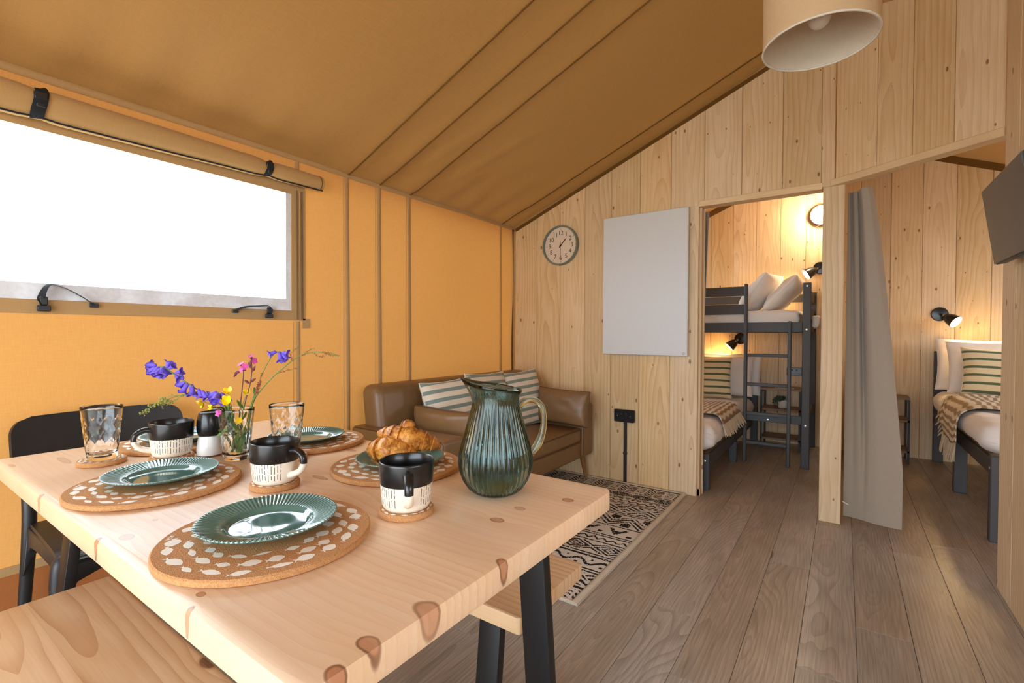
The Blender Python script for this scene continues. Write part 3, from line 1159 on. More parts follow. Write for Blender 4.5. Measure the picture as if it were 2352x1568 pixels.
gv, gfc = grid(blind_fn, 70, 28)
n = 71
gfc = gfc + [tuple(j * n for j in range(28)), tuple(j * n + 70 for j in range(28))]
obj('blind_roll', (gv, gfc), M['blind'], bl, smooth=50)
obj('blind_seam', tube([(blind_fn(u, .80)[0] + .002, blind_fn(u, .80)[1], blind_fn(u, .80)[2] - .002) for u in np.linspace(0, 1, 60)], .0035, 6), M['webbing'], bl, smooth=60)
obj('blind_end_hem', tube([(blind_fn(.992, v)[0], blind_fn(.992, v)[1], blind_fn(.992, v)[2]) for v in np.linspace(0, 1, 24)], .0022, 5), M['canvas_dark'], bl, smooth=60)
for y, sc in ((.424, 1.12), (1.215, .95)):
    u = (y + .58) / 2.085
    pts = []
    for v in np.linspace(.26, -.24, 16):
        p = blind_fn(u, v % 1)
        pts.append((p[0] * 1.06 + .003, p[1] + .006 * math.sin(v * 9), p[2] * 1.06))
    st = obj('strap', tube(pts, .016 * sc, 8, flat=.12, up=(1, 0, 0)), M['webbing'], bl, smooth=50)
    p = blind_fn(u, .06)
    obj('buckle', merge(box(p[0] - .001, p[0] + .012, y - .017, y + .017, .002, .030, .003), box(p[0] - .001, p[0] + .010, y - .012, y + .012, -.020, .002, .003)), M['buckle'], st, smooth=40)


# loose straps on the sill
def sill_strap(label, y0, y1, hz, flip):
    t = thing('sill_strap', label, 'strap', (XL + .012, y0, W_Z0 - .02), group='straps along the window sill')
    s = 1 if y1 > y0 else -1
    d = abs(y1 - y0)
    pts = spline([(0.006, 0, -.004), (.010, s * -.006, .03), (.014, s * .012, .03 + hz), (.012, s * d * .35, .026 + hz), (.008, s * d * .7, .028 + hz * .35), (.002, s * d, .014)], 6)
    obj('webbing', tube(pts, .012, 8, flat=.12, up=(0.3, 0, 1)), M['webbing'], t, smooth=50)
    obj('buckle', merge(box(.004, .016, -.018, .018, -.018, .004, .003), box(.005, .014, -.011, .011, .004, .034, .003)), M['buckle'], t, smooth=40)
    obj('strap_end', box(-.002, .006, s * d - .014, s * d + .014, .002, .018, .002), M['buckle'], t)


sill_strap('black strap looping upward at the left end of the window sill', .437, .575, .045, False)
sill_strap('low black strap near the right end of the window sill', 1.235, 1.08, .012, True)

# bunk room and other windows
w2 = struct('window_2', (XL, 0, 0))
obj('window_pane', box(-.006, -.004, W2[0], W2[1], W2[2], W2[3]), M['pane'], w2)
for a in ((W2[0] - .04, W2[1] + .04, W2[2] - .04, W2[2] + .004), (W2[0] - .04, W2[1] + .04, W2[3] - .004, W2[3] + .04), (W2[0] - .04, W2[0] + .004, W2[2], W2[3]), (W2[1] - .004, W2[1] + .04, W2[2], W2[3])):
    obj('window_band', wband(*a), M['canvas_tape'], w2)
for k, (a, b, c, d) in ((3, (-0.75, 1.15, 1.05, 1.85)), (4, (4.0, 5.3, 1.15, 1.85))):  # the front one of this pair is unseen, enlarged for more fill light
    w3 = struct('window_%d' % k, (XR, 0, 0))
    obj('window_pane', box(.004, .006, a, b, c, d), M['pane'], w3)
    for q in ((a - .04, b + .04, c - .04, c + .004), (a - .04, b + .04, d - .004, d + .04), (a - .04, a + .004, c, d), (b - .004, b + .04, c, d)):
        obj('window_band', box(-.006, -.001, q[0], q[1], q[2], q[3], .0015), M['canvas_tape'], w3)


# ------------------------------------------------------------------ dining table
TZ = 0.75
tb = thing('dining_table', 'long pale pine dining table with black metal legs, laid for breakfast', 'table', (-1.132, .62, 0))


def plank_top(x0, x1, y0, y1, z0, z1, rl, rh, edge_lo, edge_hi, er=.007):
    """table plank along x; corners rounded on an outer long edge, rounded arris where the edge is exposed"""
    P = []

    def corner(cx, cy, r, a0):
        if r <= 0:
            P.append((cx, cy)); return
        sx = {0: -1, 90: 1, 180: 1, 270: -1}[a0]
        sy = {0: -1, 90: -1, 180: 1, 270: 1}[a0]
        for i in range(6):
            a = R(a0 + 18 * i)
            P.append((cx + sx * r + r * math.cos(a), cy + sy * r + r * math.sin(a)))
    corner(x1, y1, rh, 0)
    corner(x0, y1, rh, 90)
    corner(x0, y0, rl, 180)
    corner(x1, y0, rl, 270)
    n = len(P)
    V, F = [], []
    lv = [(er, z0), (er * .3, z0 + er * .3), (0, z0 + er), (0, z1 - er), (er * .3, z1 - er * .3), (er, z1)]
    for ins, z in lv:
        for (x, y) in P:
            xx = min(max(x, x0 + ins), x1 - ins)
            a = y0 + (ins if edge_lo else 0)
            b = y1 - (ins if edge_hi else 0)
            V.append((xx, min(max(y, a), b), z))
    m = len(lv)
    for i in range(m - 1):
        for k in range(n):
            l = (k + 1) % n
            F.append((i * n + k, i * n + l, (i + 1) * n + l, (i + 1) * n + k))
    F.append(tuple(range(n)))
    F.append(tuple((m - 1) * n + k for k in range(n)))
    return V, F


NP, TY0, TY1 = 5, -.370, .370
for k in range(NP):
    a = TY0 + (TY1 - TY0) * k / NP
    b = TY0 + (TY1 - TY0) * (k + 1) / NP
    obj('tabletop_plank', plank_top(-.72, .72, a + .0001, b - .0001, TZ - .045, TZ, .030 if k == 0 else 0, .030 if k == NP - 1 else 0, k == 0, k == NP - 1, .009), M['table_pine'], tb, smooth=35)


def splay_leg(x0, x1, yt, yb, w, zt):
    """flat steel bar standing with its foot set outward in y"""
    V = [(x0, yb, 0), (x1, yb, 0), (x1, yb + w, 0), (x0, yb + w, 0), (x0, yt, zt), (x1, yt, zt), (x1, yt + w, zt), (x0, yt + w, zt)]
    F = [(0, 3, 2, 1), (4, 5, 6, 7), (0, 1, 5, 4), (1, 2, 6, 5), (2, 3, 7, 6), (3, 0, 4, 7)]
    return V, F


for sx in (1, -1):
    xa, xb = (.568, .632) if sx > 0 else (-.632, -.568)
    for sy in (1, -1):
        yt, yb = (.206, .284)
        if sy < 0:
            yt, yb = -yt - .026, -yb - .026
        obj('leg', splay_leg(xa, xb, yt, yb, .026, TZ - .045), M['black_metal'], tb, bevel=.002)
    obj('leg_plate', box(xa, xb, -.235, .235, TZ - .052, TZ - .045), M['black_metal'], tb)


# benches
def bench(label, cx, cy, seedshift):
    t = thing('bench', label, 'bench', (cx, cy, 0), group='pine benches at the dining table')
    for k in (0, 1):
        a, b = ((-.16, 0), (0, .16))[k]
        obj('seat_plank', plank_top(-.495, .495, a + .0001, b - .0001, .41, .45, .012 if k == 0 else 0, .012 if k == 1 else 0, k == 0, k == 1, .004), M['bench_pine'], t, smooth=35)
    for sx in (1, -1):
        xa, xb = (.345, .409) if sx > 0 else (-.409, -.345)
        for sy in (1, -1):
            yt, yb = .085, .13
            if sy < 0:
                yt, yb = -yt - .026, -yb - .026
            obj('leg', splay_leg(xa, xb, yt, yb, .026, .41), M['black_metal'], t, bevel=.002)
        obj('leg_plate', box(xa, xb, -.11, .11, .404, .41), M['black_metal'], t)
    return t


bench('pine bench tucked under the near side of the table, lower left corner', -1.085, .262, 0)
bench('pine bench at the far side of the table, its end showing beside the rug', -1.085, 1.042, 1)

# ------------------------------------------------------------------ black chair at the head of the table
ch = thing('dining_chair', 'black moulded plastic dining chair at the far left end of the table', 'chair', (-1.975, .585, 0))


def chair_back(u, v):
    y = -.245 + .490 * u
    z = .610 + .195 * v
    bow = .05 * (1 - (2 * u - 1) ** 2)
    return (-.205 - bow - .05 * v, y, z)


def rounded_sheet(fn, nu, nv, th, r=0.28, w=.490, h=.195):
    def f(u, v):
        rr = .055
        y = (u - .5) * w
        z = (v - .5) * h
        lim = w / 2
        dz = abs(z) - (h / 2 - rr)
        if dz > 0:
            lim = w / 2 - rr + math.sqrt(max(0, rr * rr - dz * dz))
        y = y * lim / (w / 2)
        return fn(y / w + .5, v)
    return sheet(f, nu, nv, th)


obj('backrest', rounded_sheet(chair_back, 24, 16, .012), M['black_plastic'], ch, smooth=50)


def seat_fn(u, v):
    x = -.20 + .395 * v
    y = (-.21 + .42 * u) * (1 + .06 * v)
    return (x, y, .452 - .014 * math.sin(PI * u) * math.sin(PI * min(1, v * 1.1)) + (-.02 * max(0, v - .85) / .15))


obj('seat', sheet(seat_fn, 16, 16, .012), M['black_plastic'], ch, smooth=50)
for s in (-1, 1):
    back = spline([(-.262, s * .228, .0), (-.235, s * .216, .25), (-.222, s * .208, .46), (-.252, s * .205, .62), (-.270, s * .203, .70)], 6)
    obj('leg', tube(back, [.015 + .004 * min(1, i / 10) for i in range(len(back))], 10, flat=.8, up=(1, 0, 0)), M['black_plastic'], ch, smooth=60)
    fr_ = spline([(.188, s * .235, 0), (.184, s * .222, .25), (.178, s * .215, .42), (.168, s * .20, .445)], 6)
    obj('leg', tube(fr_, [.016 + .008 * min(1, i / 10) for i in range(len(fr_))], 10, flat=.8, up=(1, 0, 0)), M['black_plastic'], ch, smooth=60)
    # side apron with a rounded gusset into the legs
    P = [(-.215, .45), (.190, .45), (.194, .30), (.178, .34), (.155, .375), (.12, .393), (.06, .40), (-.10, .40), (-.17, .393), (-.205, .37), (-.23, .31)]
    obj('apron', prism(P, s * .205 - .011, s * .205 + .011, 'y'), M['black_plastic'], ch, bevel=.004)
P = [(-.215, .45), (.215, .45), (.228, .29), (.208, .34), (.18, .378), (.13, .395), (-.13, .395), (-.18, .378), (-.208, .34), (-.228, .29)]
obj('apron', prism(P, .168, .190, 'x'), M['black_plastic'], ch, bevel=.004)
obj('apron', prism(P, -.226, -.206, 'x'), M['black_plastic'], ch, bevel=.004)

# ------------------------------------------------------------------ sofa
so = thing('sofa', 'two seat tan leather sofa with slim wooden legs against the canvas wall', 'sofa', (-1.92, 2.50, 0))
# local: x 0.37 front, -0.36 back; y -.82 near end, +.79 far end


def soft_box(x0, x1, y0, y1, z0, z1, r, puff=0.0, n=4):
    """upholstered block with well rounded edges"""
    bm = bmesh.new()
    V, F = box(x0, x1, y0, y1, z0, z1)
    vs = [bm.verts.new(v) for v in V]
    for f in F:
        bm.faces.new([vs[i] for i in f])
    bmesh.ops.subdivide_edges(bm, edges=bm.edges[:], cuts=5, use_grid_fill=True)
    c = Vector(((x0 + x1) / 2, (y0 + y1) / 2, (z0 + z1) / 2))
    h = Vector(((x1 - x0) / 2, (y1 - y0) / 2, (z1 - z0) / 2))
    # move grid lines next to the borders so the rounding stays tight
    for v in bm.verts:
        d = v.co - c
        for a in range(3):
            t = d[a] / h[a]
            s = 1 if t > 0 else -1
            k = abs(t)
            if .5 < k < .999:
                d[a] = s * (h[a] - r * 1.0)
            elif .999 <= k:
                d[a] = s * h[a]
        v.co = c + d
    bmesh.ops.subdivide_edges(bm, edges=[e for e in bm.edges if e.calc_length() < r * 1.3], cuts=3, use_grid_fill=True)
    for v in bm.verts:
        d = v.co - c
        q = Vector([max(-(h[a] - r), min(h[a] - r, d[a])) for a in range(3)])
        o = d - q
        m = max(abs(o.x), abs(o.y), abs(o.z))
        if o.length > 1e-9:
            nrm = o.normalized() * r
            d2 = q + nrm
        else:
            d2 = d
        if puff:
            tx, ty = d.x / h.x, d.y / h.y
            d2.z += (1 if d.z > 0 else 0) * puff * max(0, 1 - tx * tx) * max(0, 1 - ty * ty)
        v.co = c + d2
    bmesh.ops.remove_doubles(bm, verts=bm.verts, dist=1e-5)
    bm.verts.index_update()
    g = ([tuple(v.co) for v in bm.verts], [tuple(v.index for v in f.verts) for f in bm.faces])
    bm.free()
    return g


def lean(g, k, z0):
    return ([(x - k * (z - z0), y, z) for (x, y, z) in g[0]],) + tuple(g[1:])


L_ = M['leather']
obj('base_frame', soft_box(-.34, .345, -.78, .77, .175, .30, .02), L_, so, smooth=50)
obj('backrest', lean(soft_box(-.29, -.13, -.775, .76, .24, .80, .055), .13, .4), L_, so, smooth=60)
for k in (0, 1):
    a, b = ((-.655, -.004), (.004, .650))[k]
    sc_ = obj('seat_cushion', soft_box(-.19, .355, a, b, .295, .405, .03, .022), L_, so, smooth=60)
    obj('piping', tube([(.352, a + .02, .392), (.352, b - .02, .392)], .004, 6), M['leather_seam'], sc_, smooth=60)
    obj('piping', tube([(.352, a + .02, .308), (.352, b - .02, .308)], .004, 6), M['leather_seam'], sc_, smooth=60)
for k in (0, 1):
    a, b = ((-.835, -.665), (.660, .812))[k]
    ar = obj('arm', soft_box(-.33, .37, a, b, .185, .575, .022), L_, so, smooth=60)
    for yy in (a + .006, b - .006):
        obj('piping', tube([(-.30, yy, .569), (.35, yy, .569), (.362, yy, .556), (.362, yy, .21)], .0035, 6), M['leather_seam'], ar, smooth=60)
for x, y in ((.30, .76), (.30, -.735), (-.27, .76), (-.27, -.77)):
    sx = 1 if x > 0 else -1
    obj('leg', tube([(x, y, .185), (x + .03 * sx, y + .012 * (1 if y > 0 else -1), .0105 if x > 0 else .0005)], [.020, .011], 14), M['leg_oak'], so, smooth=60)


def bolster(label, mat, w, h, d, seed):
    t = thing('bolster_cushion', label, 'cushion', mat=mat, group='tan leather bolsters on the sofa')
    obj('cover', pillow(w, h, d, 18, seed, ear=.05, wr=.006, flat=.30), L_, t, smooth=70)
    obj('piping', pillow_edge(w, h, 18, .05, .004), M['leather_seam'], t, smooth=60)
    return t


bolster('tan leather bolster cushion leaning inside the near arm of the sofa', basis((-1.80, 1.950, .555), (1, .0, -.02), (0, -.15, 1)), .44, .24, .14, 3)
bolster('tan leather bolster cushion leaning on the far arm beside the board wall', basis((-1.685, 3.078, .560), (1, 0, -.03), (0, .12, 1)), .42, .25, .13, 5)


def scatter(label, mat, w, h, d, seed, cover, group, name='striped_cushion'):
    t = thing(name, label, 'cushion', mat=mat, group=group)
    obj('cover', pillow(w, h, d, 18, seed, ear=.07, wr=.006), cover, t, smooth=70)
    obj('piping', pillow_edge(w, h, 18, .07, .0035), M['cush_edge'], t, smooth=60)
    return t


SG = 'sage striped cushions on the sofa'
scatter('cream and sage striped cushion on the sofa, left of the glass jug', basis((-1.94, 2.165, .617), (.10, 1, .04), (-.30, -.06, 1)), .41, .40, .14, 11, M['cush'], SG)
scatter('cream and sage striped cushion mostly hidden behind the glass jug', basis((-1.99, 2.60, .618), (.02, 1, -.02), (-.25, .0, 1)), .42, .42, .13, 12, M['cush'], SG)
scatter('cream and sage striped cushion tilted towards the far bolster, right of the jug', basis((-1.955, 2.985, .610), (.12, 1, .05), (-.32, -.16, 1)), .39, .42, .13, 13, M['cush'], SG)

# ------------------------------------------------------------------ rug
RX0, RX1, RY0, RY1 = -2.05, -.862, 1.705, 3.325


def rug_rows():
    """woven bands from the wall outwards: (height, f(x, y, h)) in metres, y from the band's middle"""
    tri = lambda x, p: abs(((x / p) % 1) * 2 - 1)
    gap = lambda x, y, h: False
    line = lambda x, y, h: vnoise(x * 60, 1.5) > .12
    broken = lambda x, y, h: vnoise(x * 45, 4.5) > .38
    dash = lambda x, y, h: (x / .040) % 1 < .6

    def hatch(x, y, h):            # big triangles filled with slanting strokes
        P = .24
        z = tri(x, P) * h - h / 2
        rising = (x / P) % 1 >= .5
        if abs(y - z) < .006:
            return False
        q = (y + ((x % P) * h / (P / 2)) * (1 if rising else -1) * (1 if y < z else -1) * .55) / .034
        return q % 1 < .52

    def zig(x, y, h):              # bold zigzag with echoing lines
        P = .19
        d = y - (tri(x, P) * .62 * h - .31 * h)
        return abs(d) < .011 or abs(d - .036) < .007 or (abs(d + .036) < .007 and (x / .018) % 1 < .75) or (abs(d) > .058 and tri(x, P) * (1 if d < 0 else -1) > (.72 if d < 0 else -.28))

    def diamond(x, y, h):
        P = h * 1.75
        s_ = abs(y) + abs(((x / P) % 1) - .5) * P * (h / P)
        return abs(s_ - h * .40) < .0075 or abs(s_ - h * .20) < .0065 or s_ < .007 or abs(s_ - h * .62) < .007

    def arrows(x, y, h):           # filled arrow heads
        P = .16
        k = ((x / P) % 1 - .5) * P
        t = y / h + .5
        w = (1 - t) * .062
        return (.10 < t < .92 and abs(k) < w and not (abs(k) < w - .024 and t < .42)) or (abs(abs(k) - .074) < .008 and t > .74)

    def saw(x, y, h):
        return abs(y - (tri(x, .055) * .6 * h - .3 * h)) < .008

    def wave(x, y, h):             # rounded wave with dots
        z = math.sin(x * 2 * PI / .13) * h * .26
        k = ((x / .065) % 1 - .5) * .065
        return abs(y - z) < .010 or (abs(k) < .007 and abs(y + math.copysign(h * .28, z)) < .008)

    def block(x, y, h):            # herringbone blocks between columns of ticks
        c = (x / .19) % 1
        if c < .60:
            u = (c - .30) * .19
            return ((y + abs(u) * .9) / .030) % 1 < .58 and abs(u) > .003
        u = (c - .80) * .19
        return ((y - abs(abs(u) - .012) * .6) / .026) % 1 < .34 and abs(u) < .026
    return [(.022, gap), (.016, broken), (.012, gap), (.125, block), (.010, gap), (.011, line), (.008, gap), (.085, diamond), (.008, gap), (.011, line), (.010, gap), (.016, dash), (.010, gap), (.040, saw), (.008, gap),
            (.011, broken), (.012, gap), (.011, line), (.010, gap), (.125, hatch), (.010, gap), (.011, line), (.010, gap), (.011, line), (.010, gap), (.155, zig), (.010, gap), (.011, line), (.014, gap), (.095, arrows),
            (.012, gap), (.011, line), (.012, gap), (.014, broken), (.010, gap), (.045, saw), (.010, gap), (.011, line), (.008, gap), (.115, diamond), (.008, gap), (.011, line), (.012, gap), (.018, broken), (.010, gap),
            (.085, wave), (.012, gap), (.014, broken), (.010, gap), (.011, line), (.012, gap), (.110, hatch), (.010, gap), (.018, broken), (.012, gap), (.075, block), (.022, gap)]


def rug_dark(x, d, seq):
    for h, f in seq:
        if d < h:
            return bool(f(x, d - h / 2, h))
        d -= h
    return False


cell = 0.0056
nx, ny = int((RX1 - RX0 - .03) / cell), int((RY1 - RY0) / cell)
seq = rug_rows()
tot = sum(h for h, f in seq)
V, F, MI = [], [], []
rnd = random.Random(3)
for j in range(ny + 1):
    for i in range(nx + 1):
        x, y = RX0 + i * cell, RY0 + j * cell
        V.append((x - RX1, y - RY0, .0075 + .0006 * ((i + j) % 2) + .002 * math.exp(-(y - RY0) / .03)))
for j in range(ny):
    for i in range(nx):
        a = j * (nx + 1) + i
        F.append((a, a + 1, a + nx + 2, a + nx + 1))
        d = (RY1 - (RY0 + (j + .5) * cell)) * tot / (RY1 - RY0)
        xx = i * cell
        dk = rug_dark(xx, d, seq)
        if dk and rnd.random() < .06:
            dk = False
        MI.append(1 if dk else 0)
rg = thing('woven_rug', 'cream woven rug with black geometric bands, in front of the sofa', 'rug', (RX1, RY0, 0))
obj('woven_face', (V, F, MI), [M['rug_light'], M['rug_dark']], rg)
obj('backing', box(RX0 - RX1, 0, 0, RY1 - RY0, .001, .0062), M['rug_edge'], rg)
obj('binding', tube([(-.014, .0, .010), (-.014, (RY1 - RY0) * .5, .008), (-.014, RY1 - RY0, .008)], .013, 8, flat=.45, up=(0, 0, 1)), M['rug_edge'], rg, smooth=60)
obj('binding', tube([(RX0 - RX1, .004, .008), (-.01, .004, .010)], .010, 8, flat=.45, up=(0, 0, 1)), M['rug_edge'], rg, smooth=60)
obj('binding', tube([(RX0 - RX1, RY1 - RY0 - .004, .008), (-.01, RY1 - RY0 - .004, .008)], .008, 8, flat=.45, up=(0, 0, 1)), M['rug_edge'], rg, smooth=60)

# ------------------------------------------------------------------ things on the board wall
# infrared heater panel
hp = thing('heater_panel', 'flat white rectangular heating panel hung on the board wall', 'heater', (-1.1665, YP - .045, 1.4445))
obj('panel', box(-.3035, .3035, 0, .022, -.4995, .4995, .003), M['white_panel'], hp)
obj('side_rail', box(.292, .306, .002, .026, -.4995, .4995, .001), M['white_edge'], hp)
obj('edge_clip', box(-.302, -.292, .010, .045, .43, .485), M['grey_mark'], hp)
for sx in (-1, 1):
    for sz in (-1, 1):
        obj('wall_bracket', box(sx * .225 - .025, sx * .225 + .025, .022, .045, sz * .32 - .02, sz * .32 + .02), M['grey_mark'], hp)
lg = merge(lathe([(.0085, 0), (.0085, .0006), (.0070, .0006), (.0070, 0)], 24, closed=True), xf(box(-.0008, .0008, -.007, .007, 0, .0006), rot=(0, 0, R(-35))))
obj('logo', xf(lg, (.283, -.0004, -.482), (R(90), 0, 0)), M['grey_mark'], hp)

# clock
ck = thing('wall_clock', 'round wall clock with sage green rim showing half past one', 'clock', (-1.847, YP - .001, 1.789), (R(90), 0, 0))
obj('rim', lathe([(.148, 0), (.156, .004), (.157, .030), (.153, .038), (.146, .038), (.144, .032), (.144, .012), (.144, 0)], 64, closed=True), M['sage_frame'], ck, smooth=40)
obj('face', lathe([(.1455, .004), (.1455, .012), (0, .012)], 64), M['clock_face'], ck)
for h in range(1, 13):
    a = R(90 - 30 * h)
    for i, dg_ in enumerate(str(h)):
        off = 0 if h < 10 else (-.012 if i == 0 else .012)
        obj('numeral', xf(text_geo(dg_, .050, .0002), (.098 * math.cos(a) + off, .098 * math.sin(a), .0124)), M['clock_ink'], ck)
    obj('hour_mark', xf(box(-.006, .006, -.0012, .0012, .012, .0126), (.128 * math.cos(a), .128 * math.sin(a), 0), (0, 0, a)), M['clock_ink'], ck)


def hand(ang, l, tail, w, z):
    return xf(merge(box(-w, w, -tail, l, 0, .0012)), (0, 0, z), (0, 0, R(-ang)))


obj('hour_hand', hand(43, .070, .020, .0032, .015), M['hand'], ck)
obj('minute_hand', hand(180, .112, .028, .0020, .018), M['clock_ink'], ck)
obj('hub', lathe([(.006, .012), (.006, .021), (0, .022)], 16), M['hand'], ck, smooth=40)

# black double socket and its cable trunking
sk = thing('double_socket', 'black double power socket on the board wall above the rug', 'socket', (-1.305, YP, .497))
obj('back_box', box(-.074, .074, -.030, -.001, -.043, .043, .004), M['black_plastic'], sk)
obj('faceplate', box(-.076, .076, -.036, -.030, -.045, .045, .003), M['black_gloss'], sk)
for s in (-1, 1):
    obj('screw', xf(lathe([(.0028, 0), (.0028, .001), (0, .0012)], 12), (s * .048, -.036, 0), (R(90), 0, 0)), M['screw'], sk)
    obj('switch', box(s * .016 - .006, s * .016 + .006, -.040, -.036, .008, .024, .001), M['black_plastic'], sk)
    for hx, hz, w, h in ((0, .014, .002, .004), (-.009, -.012, .003, .002), (.009, -.012, .003, .002)):
        obj('socket_hole', box(s * .048 + hx - w, s * .048 + hx + w, -.0364, -.035, hz - h, hz + h), M['hand'], sk)
ct = thing('cable_trunking', 'black cable trunking running from the socket down to the rug', 'trunking', (-1.303, YP, .010))
obj('channel', box(-.011, .011, -.016, -.001, 0, .440, .002), M['black_plastic'], ct)
obj('clip', box(-.014, .014, -.018, -.001, .205, .218, .001), M['black_plastic'], ct)

# ------------------------------------------------------------------ television on the return wall
tvm = basis((.471, 2.415, 1.5235), (0, -1, 0), (-.042, 0, .301))   # local x towards the camera, y up the screen
tv = thing('television', 'small flat black television tilted down from the right hand wall', 'television', mat=tvm)
obj('case', box(-.265, .265, -.152, .152, -.038, -.004, .004), M['tv_edge'], tv)
obj('screen', box(-.262, .262, -.149, .149, -.004, 0, .001), M['tv_screen'], tv)
obj('chin', box(-.06, .06, -.158, -.150, -.03, -.006, .002), M['tv_edge'], tv)
obj('bracket_plate', box(-.06, .06, -.06, .06, -.050, -.038, .002), M['black_metal'], tv)
obj('bracket_arm', tube([(0, 0, -.045), (.02, -.02, -.070)], .016, 10), M['black_metal'], tv, smooth=60)
obj('power_lead', tube(spline([(.02, -.10, -.036), (.06, -.165, -.042), (.14, -.175, -.045), (.25, -.16, -.05)], 6), .004, 6), M['black_plastic'], tv, smooth=60)

# ------------------------------------------------------------------ pendant lamp under the ridge
pl = thing('pendant_lamp', 'hanging drum lampshade of woven burlap with pale lining', 'lamp', (-.072, 1.712, 1.965))
SR, SH = .150, .21
obj('shade', lathe([(SR, 0), (SR, SH), (SR - .001, SH), (SR - .001, 0)], 96, closed=True), M['burlap'], pl, smooth=40)
obj('lining', lathe([(SR - .002, .001), (SR - .002, SH - .001), (SR - .003, SH - .001), (SR - .003, .001)], 96, closed=True), M['shade_in'], pl, smooth=40)
for z in (0.0, SH):
    tor = [(SR - .001 + .0035 * math.cos(a), z + .0035 * math.sin(a)) for a in np.linspace(0, 2 * PI, 9)[:-1]]
    obj('rim', lathe(tor, 96, closed=True), M['shade_rim'], pl, smooth=80)
obj('spider', merge(*[tube([(.018 * math.cos(a), .018 * math.sin(a), SH - .035), ((SR - .002) * math.cos(a), (SR - .002) * math.sin(a), SH - .006)], .0018, 6) for a in (0.3, 0.3 + 2 * PI / 3, 0.3 + 4 * PI / 3)]), M['shade_rim'], pl, smooth=60)
obj('lamp_holder', lathe([(.019, SH - .10), (.019, SH - .03), (.010, SH - .015), (.006, SH)], 24), M['shade_rim'], pl, smooth=50)
bp = [(0, .045)]
for t in np.linspace(-80, 55, 12):
    bp.append((.030 * math.cos(R(t)), .075 + .030 * math.sin(R(t))))
bp += [(.014, .112), (.013, .125)]
obj('bulb', lathe(bp, 32), M['bulb_off'], pl, smooth=60)
obj('cord', tube([(0, 0, SH - .01), (0, 0, .70), (.0, 0, .93)], .0035, 8), M['lamp_in'], pl, smooth=60)


# ------------------------------------------------------------------ table settings
MATH = 0.012


def fish_poly(L, h):
    """outline of a little fish swimming along +x"""
    P = [(.50, 0), (.42, .16), (.25, .36), (.02, .46), (-.18, .34), (-.31, .12), (-.36, .07), (-.50, .26), (-.44, 0), (-.50, -.26), (-.36, -.07), (-.31, -.12), (-.18, -.34), (.02, -.46), (.25, -.36), (.42, -.16)]
    return [(x * L, y * h) for x, y in P]


def fish_ring(specs, z, rng):
    gs = []
    for (r, n, L, h, ph) in specs:
        a = ph
        for k in range(n):
            a += 2 * PI / n
            s = 1 + .28 * math.sin(a * 2 + ph * 3)
            q = fish_poly(L * (.8 + .45 * rng.random()) * (1.15 - .15 * s), h * (.8 + .5 * rng.random()) * s)
            aa = a + rng.uniform(-.05, .05)
            rr = r + rng.uniform(-.005, .005)*r/.137
            rot = aa + PI / 2 + rng.uniform(-.28, .28)
            V = [(rr * math.cos(aa) + x * math.cos(rot) - y * math.sin(rot), rr * math.sin(aa) + x * math.sin(rot) + y * math.cos(rot), z) for x, y in q]
            gs.append((V, [tuple(range(len(V)))]))
    return merge(*gs)


rg_ = random.Random(5)
mat_me = mesh('cork_disc', lathe([(0, 0), (.156, 0), (.160, .003), (.160, .0095), (.1575, .012), (0, .012)], 72), M['cork'], 40)
fish_me = mesh('fish_print', fish_ring([(.088, 17, .025, .0150, .2), (.112, 19, .029, .0165, .9), (.137, 21, .033, .0165, .4)], .01225, rg_), M['fish'])
liga_me = mesh('lettering', text_geo('LIGA', .0095, .0001, 1.1), M['fish'])
coast_me = mesh('cork_coaster_disc', lathe([(0, 0), (.049, 0), (.051, .002), (.051, .010), (.0495, .012), (0, .012)], 48), M['cork'], 40)
cfish_me = mesh('coaster_fish_print', fish_ring([(.0435, 15, .014, .006, .1), (.0345, 12, .013, .006, .6)], .01222, rg_), M['fish'])


def placemat(label, x, y, rot):
    t = thing('cork_placemat', label, 'placemat', (x, y, TZ), (0, 0, rot), group='round cork placemats')
    put('cork_disc', mat_me, t)
    tag(put('fish_print', fish_me, t), kind='stuff')
    a = R(205)
    put('lettering', liga_me, t, (.148 * math.cos(a), .148 * math.sin(a), .0122), (0, 0, a + PI / 2))
    return t


PM = [('round cork placemat with white fish print nearest the camera', -.776, .416, R(20)),
      ('round cork placemat with white fish print at the near left edge of the table', -1.243, .418, R(25)),
      ('round cork placemat with white fish print under the croissants', -.925, .824, R(35)),
      ('round cork placemat with white fish print behind the nearer tumbler, at the far right edge', -1.352, .852, R(60)),
      ('round cork placemat with white fish print in front of the black chair', -1.66, .622, R(10))]
for a in PM:
    placemat(*a)

# ribbed plates
pp = [(0, .0035), (.030, .0035), (.058, .0035), (.062, .0042), (.066, .0075), (.069, .0100), (.072, .0110), (.080, .0128), (.088, .0148), (.096, .0170), (.103, .0190), (.1065, .0200), (.1085, .0200),
      (.1090, .0188), (.1060, .0160), (.090, .0110), (.072, .0060), (.062, .0012), (.050, 0), (0, .0005)]


def plate_z(t, i, z):
    r = pp[i][0]
    if 7 <= i <= 12:
        return z + (.0009 if i < 11 else .0004) * math.cos(88 * t) * min(1, (r - .07) / .012)
    return z


def plate_r(t, i, r):
    return r + (.00025 * math.cos(88 * t) if 10 <= i <= 13 else 0)


